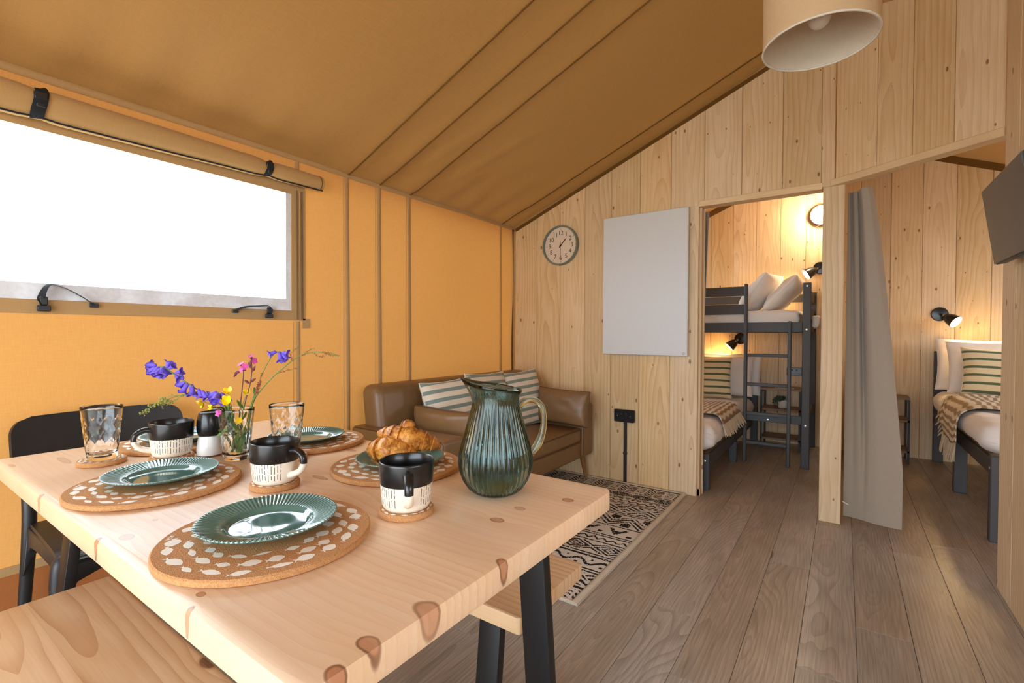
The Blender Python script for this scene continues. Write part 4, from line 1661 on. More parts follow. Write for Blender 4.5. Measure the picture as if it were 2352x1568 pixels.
plate_me = mesh('plate_body', lathe(pp, 704, rf=plate_r, zf=plate_z), M['teal'], 60)
PLT = [('teal ribbed side plate reflecting the window, nearest the camera', -.797, .426), ('teal ribbed side plate on the near left placemat', -1.256, .430), ('teal ribbed plate holding the two croissants', -.920, .830),
       ('teal ribbed side plate half hidden behind a tumbler, far right of table', -1.352, .842), ('teal ribbed side plate hidden behind the leftmost mug', -1.662, .622)]
for lb, x, y in PLT:
    t = thing('side_plate', lb, 'plate', (x, y, TZ + MATH), (0, 0, x * 3), group='teal ribbed plates')
    put('plate_body', plate_me, t)

# coasters
CST = [('small cork coaster under the mug nearest the glass jug', -.677, .626), ('small cork coaster under the middle mug', -1.032, .566), ('small cork coaster under the leftmost tumbler', -1.578, .407),
       ('small cork coaster under the leftmost mug', -1.479, .528), ('small cork coaster peeking out right of the middle mug', -1.229, .707)]
for lb, x, y in CST:
    t = thing('cork_coaster', lb, 'coaster', (x, y, TZ), (0, 0, x * 7), group='small cork coasters')
    put('cork_coaster_disc', coast_me, t)
    tag(put('coaster_fish_print', cfish_me, t), kind='stuff')

# mugs
mp = [(0, 0.002), (.034, 0.0), (.040, .0015), (.0435, .006), (.0455, .0115)]
zs = [.0115 + .00305 * k for k in range(1, 13)]
mp += [(.0455 + .0035 * (z - .0115) / .04, z) for z in zs]
mp += [(.0496, .0505), (.0505, .070), (.0512, .086), (.0510, .0895), (.0498, .0905), (.0486, .0890), (.0475, .070), (.0455, .040), (.041, .012), (.034, .0075), (0, .0068)]
i0 = 4
rm = random.Random(9)
dashlen = {}


def mug_mat(t, i):
    if i >= i0 + 12:
        return 1
    if i < i0:
        return 0
    k = i - i0
    seg = int(t / (2 * PI) * 240)
    d = abs((t + PI) % (2 * PI) - PI)
    if d < .42:
        return 0
    if seg % 5:
        return 0
    c = seg // 5
    if c not in dashlen:
        dashlen[c] = (rm.choice([0, 1]), rm.choice([4, 5, 5]), rm.choice([10, 11, 8]))
    s, m, e = dashlen[c]
    return 2 if (s < k + .5 and k != m and (k < e or k > e) and k < 12) else 0


mug_me = mesh('mug_body', lathe(mp, 240, matf=mug_mat), [M['cream_glaze'], M['black_glaze'], M['black_mark']], 60)
hpts = spline([(.047, 0, .072), (.062, 0, .0735), (.078, 0, .064), (.0815, 0, .048), (.074, 0, .033), (.060, 0, .024), (.043, 0, .019)], 6)
hr = [.0080 - .0016 * math.sin(PI * i / (len(hpts) - 1)) for i in range(len(hpts))]
hg = tube(hpts, hr, 14, flat=1.25, up=(0, 1, 0))
zc = .047
hm = []
for f in hg[1]:
    hm.append(1 if sum(hg[0][i][2] for i in f) / len(f) > zc else 0)
mugh_me = mesh('mug_handle', (hg[0], hg[1], hm), [M['cream_glaze'], M['black_glaze']], 60)
MUG = [('black and cream mug with its handle towards the camera, beside the jug', -.677, .626, R(-40)), ('black and cream mug standing in the middle of the table', -1.032, .566, R(14)),
       ('black and cream mug with handle to the left, next to the salt mill', -1.479, .528, R(-98))]
for lb, x, y, a in MUG:
    t = thing('mug', lb, 'mug', (x, y, TZ + MATH), (0, 0, a), group='two-tone mugs')
    put('mug_body', mug_me, t)
    put('mug_handle', mugh_me, t)

# tumblers, one of them the vase
gp = [(0, 0), (.028, 0), (.0300, .0015), (.0312, .006), (.0318, .010)]
gz = [.014 + .0034 * k for k in range(30)]
rad = lambda z: .0318 + .0122 * (z - .010) / .127
gp += [(rad(z), z) for z in gz]
gp += [(rad(.122), .122), (rad(.130), .130), (rad(.136), .1362), (rad(.137) - .0008, .1372), (rad(.137) - .0018, .1365), (rad(.13) - .0022, .128)]
gp += [(rad(z) - .0026, z) for z in (.11, .08, .05, .025)]
gp += [(.027, .016), (.018, .0135), (0, .013)]
ng = len(gz)


def tumbler_r(t, i, r):
    k = i - 5
    if 0 <= k < ng:
        z = gz[k]
        p = t / (2 * PI) * 10 + z / .031
        q = t / (2 * PI) * 10 - z / .031
        d = min(abs((p + .5) % 1 - .5), abs((q + .5) % 1 - .5))
        w = min(1, k / 2) * min(1, (ng - 1 - k) / 2)
        return r + w * (.0012 * min(1, d / .22) - .0010)
    return r


tum_me = mesh('tumbler_body', lathe(gp, 160, rf=tumbler_r), M['glass'], 60)


def tumbler(name, label, x, y, z, rot, cat='glass', group=None):
    t = thing(name, label, cat, (x, y, z), (0, 0, rot), group=group)
    put('tumbler_body', tum_me, t)
    return t


tumbler('tumbler', 'empty diamond cut tumbler in front of the black chair', -1.578, .407, TZ + MATH, .3, group='diamond cut tumblers')
tumbler('tumbler', 'empty diamond cut tumbler behind the middle mug', -1.229, .707, TZ + MATH, 1.1, group='diamond cut tumblers')
VX, VY = -1.342, .630
vs = tumbler('flower_vase', 'diamond cut glass tumbler used as a vase for wild flowers', VX, VY, TZ, .7, 'vase')
wp = [(0, .0136), (.0265, .0166)] + [(rad(z) - .0037, z) for z in (.026, .05, .078)] + [(0, .078)]
obj('water', lathe(wp, 48), M['water'], vs, smooth=40)


# salt and pepper mills
def mill(name, label, x, y, fill):
    t = thing(name, label, 'mill', (x, y, TZ), group='glass and black mills')
    obj('jar', lathe([(0, 0), (.030, 0), (.0325, .002), (.0322, .02), (.029, .045), (.0265, .058), (.0252, .058), (.0276, .045), (.0306, .02), (.0300, .005), (0, .004)], 48), M['pane'], t, smooth=50)
    obj('filling', lathe([(0, .0045), (.0306, .0050), (.0314, .02), (.0283, .044), (.0258, .056), (0, .057)], 48), M[fill], t, smooth=50)
    obj('grinder_top', lathe([(.0262, .0575), (.0275, .059), (.0305, .070), (.0312, .085), (.0298, .102), (.0265, .117), (.0245, .121), (.0230, .1215), (.0215, .119), (0, .118)], 48), M['black_gloss'], t, smooth=45)


mill('salt_mill', 'black topped glass mill filled with white salt beside the flowers', -1.440, .605, 'salt')
mill('pepper_mill', 'black topped mill mostly hidden behind the salt mill', -1.494, .652, 'pepper')

# ------------------------------------------------------------------ jug
jg = thing('glass_jug', 'large smoky teal ribbed glass jug half full of water', 'jug', (-.608, .815, TZ), (0, 0, R(34.8)))
JO = [(0, .0015), (.030, .0), (.040, .002), (.050, .007), (.060, .016), (.070, .032), (.0765, .050), (.0790, .066), (.0780, .082), (.0745, .100), (.0695, .118), (.0640, .138), (.0580, .160), (.0525, .180), (.0498, .194), (.0500, .204), (.0515, .213), (.0545, .222), (.0572, .2275)]
JI = [(.0562, .2290), (.0535, .2265), (.0500, .219), (.0475, .208), (.0468, .194), (.0492, .180), (.0545, .160), (.0605, .138), (.0660, .118), (.0710, .100), (.0745, .082), (.0755, .066), (.0730, .050), (.0665, .032), (.0560, .017), (.045, .009), (.030, .0055), (0, .005)]
JP = JO + JI
no = len(JO)


def spout_w(t, z):
    d = abs((t - PI + PI) % (2 * PI) - PI)
    return math.exp(-(d / .42) ** 2) * max(0, min(1, (z - .196) / .034))


def jug_r(t, i, r):
    z = JP[i][1]
    if 1 < i < no and z < .205:
        w = min(1, z / .02) * min(1, max(0, (.205 - z) / .03))
        r = r * (1 + .030 * w * (abs(math.cos(22 * t)) - .5))
    return r + .020 * spout_w(t, z)


def jug_z(t, i, z):
    k = max(0, min(1, (z - .19) / .04))
    return z + k * (.009 * math.cos(t - PI)) + .010 * spout_w(t, z)


obj('jug_body', lathe(JP, 352, rf=jug_r, zf=jug_z), M['jug_glass'], jg, smooth=60)
wj = [(0, .0056), (.030, .0062), (.0446, .0096), (.0556, .0176), (.0660, .0326), (.0725, .0505), (.0749, .066), (.0739, .082), (.0705, .0995), (.0690, .1060), (0, .1060)]
obj('water', lathe(wj, 96), M['jug_water'], jg, smooth=50)
hp_ = spline([(.0500, 0, .186), (.062, 0, .197), (.082, 0, .199), (.098, 0, .186), (.103, 0, .160), (.100, 0, .130), (.090, 0, .104), (.0765, 0, .084)], 7)
obj('jug_handle', tube(hp_, [.0085 - .0025 * math.sin(PI * min(1, i / 40)) for i in range(len(hp_))], 16), M['jug_handle'], jg, smooth=70)


# ------------------------------------------------------------------ croissants
def croissant(P0, P1, rmax, bend, seed, rolls, up=(0, 0, 1)):
    P0, P1 = Vector(P0), Vector(P1)
    ax = (P1 - P0)
    up = Vector(up)
    side = ax.cross(up).normalized()
    V, F = [], []
    nu, nv = 96, 28
    for i in range(nu + 1):
        t = i / nu
        s = 2 * t - 1
        c = P0 + ax * t + (side * bend + up * bend * .5) * (1 - s * s)
        base = rmax * max(.0, 1 - abs(s) ** 1.9) ** .75 + .0045
        k = (abs(s) * rolls) % 1
        base *= .84 + .22 * (1 - k) ** .8 if abs(s) > .08 else 1.02
        T = (ax - (side * bend + up * bend * .5) * 4 * s).normalized()
        u = (up - T * up.dot(T)).normalized()
        w = T.cross(u)
        for j in range(nv):
            a = 2 * PI * j / nv
            rr = base * (1 + .10 * (vnoise(i * .13 + 5, j * .5, seed) - .5) + .03 * (vnoise(i * .6, j * 1.3, seed + 2) - .5))
            if i in (0, nu):
                rr *= .3
            V.append(tuple(c + u * (rr * math.cos(a) * .88) + w * (rr * math.sin(a))))
    for i in range(nu):
        for j in range(nv):
            l = (j + 1) % nv
            F.append((i * nv + j, i * nv + l, (i + 1) * nv + l, (i + 1) * nv + j))
    F.append(tuple(range(nv)))
    F.append(tuple(nu * nv + j for j in range(nv)))
    return V, F


c1 = thing('croissant', 'golden flaky croissant resting on top of the other pastry', 'croissant', (-.905, .842, .83))
o1 = (-.905, .842, .83)
g = croissant((-.972 - o1[0], .800 - o1[1], .8365 - o1[2]), (-.838 - o1[0], .892 - o1[1], .803 - o1[2]), .030, .010, 4, 4.2, (-.05, .05, 1))
tip = croissant((-.02, -.006, .022), (.012, .012, .028), .012, .003, 8, 2)
obj('pastry', g, M['pastry'], c1, smooth=70)
obj('flap', tip, M['pastry'], c1, smooth=70)
c2 = thing('croissant', 'plump golden pastry lying flat on the plate behind the front mug', 'croissant', (-.930, .815, TZ + MATH + .012))
obj('pastry', croissant((-.056, -.030, .022), (.062, .022, .020), .036, .012, 9, 2.6, (0, 0, 1)), M['pastry'], c2, smooth=70)

# ------------------------------------------------------------------ wild flowers
RV, FV = Vector((.821, .571, 0)), Vector((-.571, .821, 0))


def fl(u, v, d=0.0):
    """point in the vase's upright frame: u, v in mm right and up from the foot, d in mm away"""
    return RV * (u / 1000) + FV * (d / 1000) + Vector((0, 0, v / 1000))


def pxy(u, v, d=0):
    return fl((u - 546) / .850, (1058 - v) / .850, d)


def flower(name, label, cat='flower', group='wild flowers in the glass vase'):
    return thing(name, label, cat, (VX, VY, TZ), group=group)


def bell(p, d, L=.019, r=.006, seed=0):
    """a hanging bluebell: tube that flares to six recurved tips"""
    p, d = Vector(p), Vector(d).normalized()
    u = d.orthogonal().normalized()
    w = d.cross(u)
    V, F = [], []
    n = 12
    prof = [(.15, 0), (.62, .12), (.80, .40), (.85, .68), (1.05, .86), (1.55, 1.0), (1.75, .96)]
    for i, (rr, l) in enumerate(prof):
        for k in range(n):
            a = 2 * PI * k / n + seed
            tipf = 1.0
            ll = l
            if i >= 4:
                c = math.cos(3 * 2 * (a - seed) / 2 * 1)
                tipf = 1 + .22 * c
                ll = l + (.10 * c if i >= 5 else 0)
            V.append(tuple(p + d * (L * ll) + (u * math.cos(a) + w * math.sin(a)) * (r * rr * tipf)))
    for i in range(len(prof) - 1):
        for k in range(n):
            F.append((i * n + k, i * n + (k + 1) % n, (i + 1) * n + (k + 1) % n, (i + 1) * n + k))
    F.append(tuple(range(n)))
    return V, F


def petal(p, d, nrm, L, W, curl=.3):
    p, d, nrm = Vector(p), Vector(d).normalized(), Vector(nrm).normalized()
    s = d.cross(nrm).normalized()
    nu, nv = 4, 5

    def f(u, v):
        w = W * math.sin(PI * min(1, .12 + v * .80)) ** .8
        return p + d * (L * v) + s * ((u - .5) * w) + nrm * (curl * L * v * v - .25 * abs(u - .5) * 2 * w * .3)
    return sheet(f, nu, nv, .0004)


def bluebell(label, stem, bells, rad=.0016):
    t = flower('bluebell', label)
    obj('stem', tube(spline(stem, 8), rad, 7), M['stem'], t, smooth=60)
    for k, (p, d, L, r) in enumerate(bells):
        b = obj('petals', bell(p, d, L, r, k * .7), M['bluebell'], t, smooth=60)
    return t


D = lambda a, b, c=0: (RV * a + FV * c + Vector((0, 0, b)))
bluebell('long arching bluebell leaning far left with two drooping flower clusters',
         [pxy(548, 1035, 4), pxy(540, 985, 2), pxy(530, 945), pxy(495, 922, -4), pxy(455, 895, -6), pxy(415, 868, -8), pxy(390, 850, -8), pxy(376, 846, -8)],
         [(pxy(375, 846, -8), D(-.45, -1, -.3), .028, .0085), (pxy(380, 846, -2), D(.1, -1, .5), .027, .008), (pxy(385, 848, -12), D(.25, -1, -.6), .026, .008), (pxy(368, 848, -6), D(-1, -.55, 0), .024, .0075),
          (pxy(366, 844, -4), D(-1, .1, .2), .020, .007), (pxy(392, 850, -8), D(.3, .9, .1), .020, .0065), (pxy(396, 852, -6), D(.8, .5, -.1), .018, .006), (pxy(408, 862, -6), D(.9, .25, 0), .022, .006),
          (pxy(412, 866, -9), D(.75, -.5, -.3), .020, .006), (pxy(384, 850, -14), D(-.2, -1, -.9), .024, .007),
          (pxy(440, 884, -7), D(-.55, -1, -.2), .028, .0075), (pxy(446, 886, -4), D(-.1, -1, .3), .029, .0075), (pxy(452, 890, -9), D(.15, -1, -.4), .028, .007), (pxy(434, 880, -6), D(-.9, -.5, .1), .022, .0065),
          (pxy(462, 896, -6), D(.35, -1, 0), .026, .0065), (pxy(470, 900, -6), D(.7, -.9, -.1), .026, .0065), (pxy(478, 906, -6), D(.9, -.8, .1), .026, .0065), (pxy(430, 876, -8), D(-.4, .6, 0), .016, .006)])
bluebell('dark bluebell cluster hanging at the rim of the vase beside the buttercups',
         [pxy(546, 1030, -3), pxy(538, 980, -4), pxy(524, 940, -8), pxy(514, 912, -10), pxy(510, 904, -10)],
         [(pxy(509, 904, -10), D(-.5, -1, -.2), .030, .0085), (pxy(512, 905, -14), D(0, -1, -.4), .031, .009), (pxy(515, 905, -8), D(.5, -1, .1), .030, .0085), (pxy(507, 903, -9), D(-.9, -.5, 0), .022, .007), (pxy(512, 906, -18), D(.2, -.9, -.8), .026, .008)])
bluebell('single bluebell nodding on a thin curved stem at the upper right',
         [pxy(556, 1035, 6), pxy(566, 985, 4), pxy(580, 930, 2), pxy(598, 882, 0), pxy(612, 850, 0), pxy(628, 822, 0), pxy(642, 812, 0), pxy(650, 814, 0)],
         [(pxy(644, 812, 0), D(.35, -1, -.2), .026, .007), (pxy(649, 814, 2), D(.75, -1, .1), .024, .007), (pxy(640, 811, -3), D(-.5, -.25, -.3), .020, .006), (pxy(652, 813, -2), D(1, -.2, 0), .016, .006), (pxy(646, 812, 3), D(.1, -1, .4), .027, .0065)], .0012)


def sorrel(label, stem, sprays, mat, rad=.002, seed=1):
    t = flower('sorrel', label)
    obj('stem', tube(spline(stem, 8), [rad * (1 - .55 * i / (8 * (len(stem) - 1))) for i in range(8 * (len(stem) - 1) + 1)], 7), M['stem'], t, smooth=60)
    rr = random.Random(seed)
    for pts, n, sz in sprays:
        sp = spline(pts, 6)
        tw = obj('twig', tube(sp, .0007, 5), M['stem'], t, smooth=60)
        gs = []
        for k in range(n):
            p = sp[int(rr.random() * (len(sp) - 1))] + Vector((rr.uniform(-1, 1), rr.uniform(-1, 1), rr.uniform(-1, 1))) * sz * 1.2
            s = sz * rr.uniform(.6, 1.2)
            o = [(s, 0, 0), (-s, 0, 0), (0, s * .6, 0), (0, -s * .6, 0), (0, 0, s * .7), (0, 0, -s * .7)]
            m = Euler((rr.random() * 3, rr.random() * 3, rr.random() * 3)).to_matrix()
            gs.append(([tuple(p + m @ Vector(q)) for q in o], [(0, 2, 4), (2, 1, 4), (1, 3, 4), (3, 0, 4), (2, 0, 5), (1, 2, 5), (3, 1, 5), (0, 3, 5)]))
        tag(obj('seed_spray', merge(*gs), mat, t), kind='stuff')
    return t


sorrel('seedy green sorrel stem arching down to the left over the chair', [pxy(550, 1035, 10), pxy(536, 985, 6), pxy(518, 936, 0), pxy(490, 920, -2), pxy(455, 911, -4), pxy(420, 912, -5), pxy(380, 926, -6), pxy(345, 945, -6), pxy(330, 956, -6)],
       [([pxy(440, 911, -4), pxy(400, 914, -6), pxy(370, 922, -6)], 26, .0032), ([pxy(390, 924, -6), pxy(360, 936, -6), pxy(328, 958, -6)], 70, .0042), ([pxy(420, 914, -4), pxy(405, 926, -3), pxy(388, 936, -3)], 26, .0032),
        ([pxy(470, 912, -3), pxy(455, 906, -4), pxy(430, 908, -6)], 22, .0028), ([pxy(395, 922, -6), pxy(382, 930, -4), pxy(378, 942, -4)], 18, .003)], M['sorrel'], seed=4)
sorrel('tall sorrel stem with reddish sprays curving to the right over the tumbler', [pxy(562, 1035, 4), pxy(572, 985, 2), pxy(586, 925, 0), pxy(620, 880, 0), pxy(655, 848, 0), pxy(690, 822, 0), pxy(720, 813, 0), pxy(745, 813, 0), pxy(782, 820, 0)],
       [([pxy(674, 832), pxy(672, 815), pxy(692, 800)], 20, .0022), ([pxy(700, 818), pxy(714, 808), pxy(726, 803)], 16, .002), ([pxy(720, 813), pxy(735, 822), pxy(748, 821)], 18, .0022), ([pxy(745, 813), pxy(760, 818), pxy(782, 821)], 22, .0022),
        ([pxy(640, 862), pxy(662, 855), pxy(692, 848)], 20, .0022), ([pxy(748, 813), pxy(764, 814), pxy(775, 818)], 14, .002)], M['sorrel_red'], seed=6)
sorrel('short brown sorrel spike standing between the campion and the tall sorrel', [pxy(556, 1030, -4), pxy(570, 975, -4), pxy(590, 915, -4), pxy(600, 885, -4), pxy(606, 862, -4)],
       [([pxy(594, 905, -4), pxy(600, 885, -4), pxy(607, 860, -4)], 60, .003)], M['sorrel_red'], .0014, 7)


def campion(label, stem, heads, cal):
    t = flower('pink_campion', label)
    obj('stem', tube(spline(stem, 8), .0013, 7), M['stem_dark'], t, smooth=60)
    for (p, d) in heads:
        p, d = Vector(p), Vector(d).normalized()
        c = obj('calyx', tube([p - d * .012, p - d * .008, p - d * .002, p], [.001, .0032, .0036, .0028], 8), M['calyx'], t, smooth=60)
        u = d.orthogonal().normalized()
        for k in range(5):
            m = Matrix.Rotation(2 * PI * k / 5, 3, d)
            dr = m @ u
            obj('petal', petal(p, dr + d * .25, d, .010, .0085, -.1), M['campion'], t, smooth=60)
    for (p, d, L) in cal:
        p, d = Vector(p), Vector(d).normalized()
        obj('bud', tube([p, p + d * L * .3, p + d * L * .7, p + d * L], [.001, .0036, .003, .0005], 8), M['calyx'], t, smooth=60)
    return t


campion('pink campion standing highest, with dark maroon buds', [pxy(552, 1035, 0), pxy(556, 980, 0), pxy(566, 930, 0), pxy(578, 885, 0), pxy(582, 850, 0), pxy(580, 826, 0)],
        [(pxy(580, 822, 0), D(0, 1, -.4)), (pxy(588, 833, 0), D(1, .1, -.4))], [(pxy(580, 850, 0), D(-.4, 1, 0), .018), (pxy(583, 858, 0), D(.5, 1, 0), .018), (pxy(579, 846, 0), D(.1, 1, 0), .02), (pxy(576, 885, 0), D(-.7, .5, 0), .016), (pxy(578, 882, 2), D(.8, .6, 0), .018)])
campion('shorter pink campion with ragged petals left of the tall campion', [pxy(548, 1035, -4), pxy(552, 980, -3), pxy(558, 920, -2), pxy(564, 862, -2), pxy(562, 850, -2)],
        [(pxy(560, 852, -3), D(-.5, .3, -.8)), (pxy(558, 840, -2), D(-.3, .8, -.4)), (pxy(567, 846, -3), D(.6, .2, -.7))], [(pxy(556, 858, -2), D(-1, -.2, 0), .016), (pxy(548, 860, -2), D(-.6, -1, 0), .014)])
campion('small pink campion flower inside the rim of the vase', [pxy(550, 1030, -14), pxy(544, 985, -18), pxy(526, 955, -26), pxy(521, 950, -30)], [(pxy(521, 949, -31), D(-.1, .2, -1))], [])


def buttercup(label, stem, p, d, s=1.0):
    t = flower('buttercup', label)
    obj('stem', tube(spline(stem, 8), .0009, 6), M['stem'], t, smooth=60)
    p, d = Vector(p), Vector(d).normalized()
    u = d.orthogonal().normalized()
    for k in range(5):
        m = Matrix.Rotation(2 * PI * k / 5, 3, d)
        obj('petal', petal(p, (m @ u) + d * .55, d, .013 * s, .0125 * s, .35), M['buttercup'], t, smooth=60)
    return t


base = pxy(548, 1032, 0)
for lb, (u, v, dd), d, s in (('upper buttercup in the middle of the bouquet', (534, 905, -12), D(.1, .9, -.6), 1.1), ('large open buttercup below the topmost buttercup', (534, 924, -18), D(.2, .5, -1), 1.2),
                             ('buttercup hanging left of the dark bluebells', (474, 928, -8), D(-.6, -.5, -.5), 1.1), ('small buttercup at the left rim of the vase', (503, 937, -22), D(-.5, .2, -.8), .75),
                             ('buttercup facing up at the right rim, under the campions', (569, 909, 0), D(.3, .9, -.4), .9), ('buttercup low in the vase behind the glass', (563, 966, -20), D(.3, .1, -1), .75)):
    p = pxy(u, v, dd)
    mid = pxy(546 + (u - 546) * .45, 950 if v < 950 else 1000, dd * .6)
    buttercup(lb, [base, mid, p - Vector(d).normalized() * .004], p, d, s)


def leafy(label, stem, leaves):
    t = flower('leafy_stem', label)
    obj('stem', tube(spline(stem, 8), .0014, 6), M['stem'], t, smooth=60)
    for (p, d, L, W) in leaves:
        obj('leaf', petal(p, d, Vector(d).cross(Vector((.3, .2, 1))).cross(Vector(d)) + FV * -.3, L, W, .15), M['leaf'], t, smooth=60)
    return t


leafy('leafy green stem crowding the left half of the vase', [pxy(540, 1038, -2), pxy(534, 1000, -6), pxy(530, 960, -10), pxy(536, 930, -10)],
      [(pxy(532, 965, -12), D(-.6, .5, -.2), .035, .016), (pxy(533, 975, -10), D(.6, .6, -.3), .035, .018), (pxy(531, 985, -12), D(-.5, -.6, -.3), .030, .012), (pxy(534, 1000, -8), D(-.8, .3, -.2), .028, .012), (pxy(535, 950, -14), D(.2, .9, -.4), .028, .014)])
leafy('leafy green stem crowding the right half of the vase', [pxy(552, 1038, 2), pxy(558, 1000, -2), pxy(562, 960, -6), pxy(568, 930, -6)],
      [(pxy(560, 970, -8), D(.6, .6, -.3), .034, .016), (pxy(558, 990, -8), D(-.5, .7, -.4), .038, .017), (pxy(557, 1005, -6), D(.6, .3, -.3), .030, .013), (pxy(566, 940, -8), D(-.5, .7, -.3), .026, .012), (pxy(590, 912, 0), D(-.2, .9, 0), .022, .008)])
leafy('broad pale leaf blades standing in the vase water', [pxy(546, 1042, 0), pxy(548, 1010, 0), pxy(549, 985, 0)],
      [(pxy(540, 1040, -6), D(.35, 1, 0), .065, .010), (pxy(552, 1042, -6), D(.25, 1, .1), .06, .012), (pxy(558, 1042, -4), D(-.3, 1, 0), .055, .011), (pxy(548, 1044, 4), D(.1, 1, 0), .05, .010)])


# ------------------------------------------------------------------ bedrooms
def wobj(name, g, mats, parent, smooth=None, bevel=None):
    """geometry given in room coordinates, stored relative to its parent thing"""
    q = parent.location
    return obj(name, ([(v[0] - q.x, v[1] - q.y, v[2] - q.z) for v in g[0]],) + tuple(g[1:]), mats, parent, smooth=smooth, bevel=bevel)


def screw(parent, x, y, z, axis='y'):
    g = lathe([(.009, 0), (.009, .002), (.006, .003), (0, .003)], 16)
    g = xf(g, (x, y, z), (R(90), 0, 0) if axis == 'y' else (0, R(-90), 0))
    wobj('screw', g, M['screw'], parent, smooth=40)


BP = M['bed_paint']
# ---- high bunk across the back of the first bedroom
bk = thing('bunk_bed', 'slate grey wooden high bunk bed with ladder in the first bedroom', 'bunk bed', (-1.22, 5.0, 0))
for x0, x1 in ((-.276, -.218), (-2.26, -2.20)):
    wobj('post', box(x0, x1, 4.53, 4.572, 0, 1.515, .004), BP, bk)
    wobj('post', box(x0, x1, 5.45, 5.492, 0, 1.505, .004), BP, bk)
    for z0, z1 in ((1.385, 1.475), (1.235, 1.32), (1.112, 1.196), (.354, .423)):
        wobj('end_rail', box((x0 + x1) / 2 - .012, (x0 + x1) / 2 + .012, 4.572, 5.45, z0, z1, .003), BP, bk)
wobj('side_rail', box(-2.20, -.276, 4.540, 4.566, 1.112, 1.196, .003), BP, bk)
wobj('side_rail', box(-2.20, -.276, 5.456, 5.482, 1.112, 1.196, .003), BP, bk)
wobj('guard_rail', box(-2.20, -.690, 4.545, 4.567, 1.428, 1.510, .003), BP, bk)
wobj('guard_rail', box(-2.20, -.690, 4.545, 4.567, 1.268, 1.354, .003), BP, bk)
wobj('guard_rail', box(-2.20, -.276, 5.458, 5.478, 1.412, 1.490, .003), BP, bk)
wobj('foot_rail', box(-.715, -.276, 4.545, 4.567, .354, .423, .003), BP, bk)
for k in range(14):
    xa = -2.18 + k * .137
    wobj('slat', box(xa, xa + .07, 4.566, 5.456, 1.118, 1.134), M['pine_x'], bk)
wobj('ladder_rail', box(-.704, -.678, 4.495, 4.540, 0, 1.526, .005), BP, bk)
wobj('ladder_rail', box(-.377, -.351, 4.495, 4.540, 0, 1.203, .005), BP, bk)
for z in (.917, .668, .420, .172):
    wobj('ladder_rung', box(-.678, -.377, 4.500, 4.535, z - .013, z + .013, .003), BP, bk)
for z in (1.488, 1.135, .352):
    screw(bk, -.247, 4.53, z)
screw(bk, -.52, 4.545, .372)


def mattress_cover(x0, x1, y0, y1, z0, z1, r, seed, nx=40, ny=40, wr=.012, name=None):
    """a soft wrinkled block of bedding"""
    g = soft_box(x0, x1, y0, y1, z0, z1, r)
    bm = bmesh.new()
    vs = [bm.verts.new(v) for v in g[0]]
    for f in g[1]:
        bm.faces.new([vs[i] for i in f])
    for _ in range(4):
        es = [e for e in bm.edges if e.calc_length() > .06]
        if not es:
            break
        bmesh.ops.subdivide_edges(bm, edges=es, cuts=1, use_grid_fill=True)
    bmesh.ops.triangulate(bm, faces=[f for f in bm.faces if len(f.verts) > 4])
    bm.normal_update()
    for v in bm.verts:
        p = v.co
        n = (vnoise(p.x * 9 + p.z * 5, p.y * 7, seed) - .5) + .6 * (vnoise((p.x + p.y) * 15, (p.z - p.y) * 12, seed + 1) - .5) + .45 * math.sin((p.x * 1.3 + p.y * .9 + p.z * 2.2) * 34 + 3 * vnoise(p.x * 6, p.y * 6, seed)) * .35
        v.co = p + v.normal * (wr * n)
    bm.verts.index_update()
    out = ([tuple(v.co) for v in bm.verts], [tuple(v.index for v in f.verts) for f in bm.faces])
    bm.free()
    return out


mt = thing('upper_mattress', 'white sheeted mattress on the high bunk', 'mattress', (-1.22, 5.0, 1.136))
wobj('sheet', mattress_cover(-2.165, -.305, 4.592, 5.43, 1.152, 1.300, .035, 3, wr=.020), M['linen_white'], mt, smooth=70)
wobj('sheet_tuck', mattress_cover(-.222, -.165, 4.66, 4.84, 1.15, 1.25, .022, 8, wr=.014), M['linen_white'], mt, smooth=70)


def pillow_thing(name, label, mat, w, h, d, seed, group=None):
    t = thing(name, label, 'pillow', mat=mat, group=group)
    obj('pillowcase', pillow(w, h, d, 20, seed, ear=.05, wr=.012), M['linen_white'], t, smooth=70)
    obj('seam', pillow_edge(w, h, 20, .05, .0025), M['linen_white'], t, smooth=60)
    return t


PG = 'white bed pillows'
pillow_thing('pillow', 'white pillow standing tilted on the high bunk, left of its neighbour', basis((-.630, 4.93, 1.474), (.14, 1, .02), (.55, -.1, .80)), .56, .40, .16, 21, PG)
pillow_thing('pillow', 'white pillow slumped against the right post of the high bunk', basis((-.440, 4.92, 1.450), (.05, 1, 0), (.60, 0, .66)), .54, .38, .15, 22, PG)

# ---- single bed below it
sb = thing('single_bed', 'low slate grey single bed standing half under the bunk', 'bed', (-1.22, 4.5, 0))
for x0, x1 in ((-.822, -.760), (-1.70, -1.64)):
    wobj('post', box(x0, x1, 3.506, 3.550, 0, .255, .004), BP, sb)
    wobj('post', box(x0 + .04, x1 + .04, 5.45, 5.494, 0, .752, .004), BP, sb)
    wobj('leg', box(x0 + .02, x1 + .02, 4.43, 4.475, 0, .175, .004), BP, sb)
for x0 in (-.786, -1.70):
    wobj('side_rail', box(x0, x0 + .026, 3.55, 5.45, .160, .245, .003), BP, sb)
wobj('end_rail', box(-1.64, -.822, 3.516, 3.540, .10, .235, .003), BP, sb)
wobj('headboard', box(-1.60, -.782, 5.46, 5.484, .36, .68, .004), BP, sb)
for k in range(12):
    wobj('slat', box(-1.68, -.77, 3.6 + k * .155, 3.67 + k * .155, .20, .215), M['pine_x'], sb)
screw(sb, -.79, 3.506, .205)
screw(sb, -.760, 3.528, .200, 'x')
dv = thing('single_duvet', 'rumpled white duvet on the low single bed', 'duvet', (-1.22, 4.4, .22))
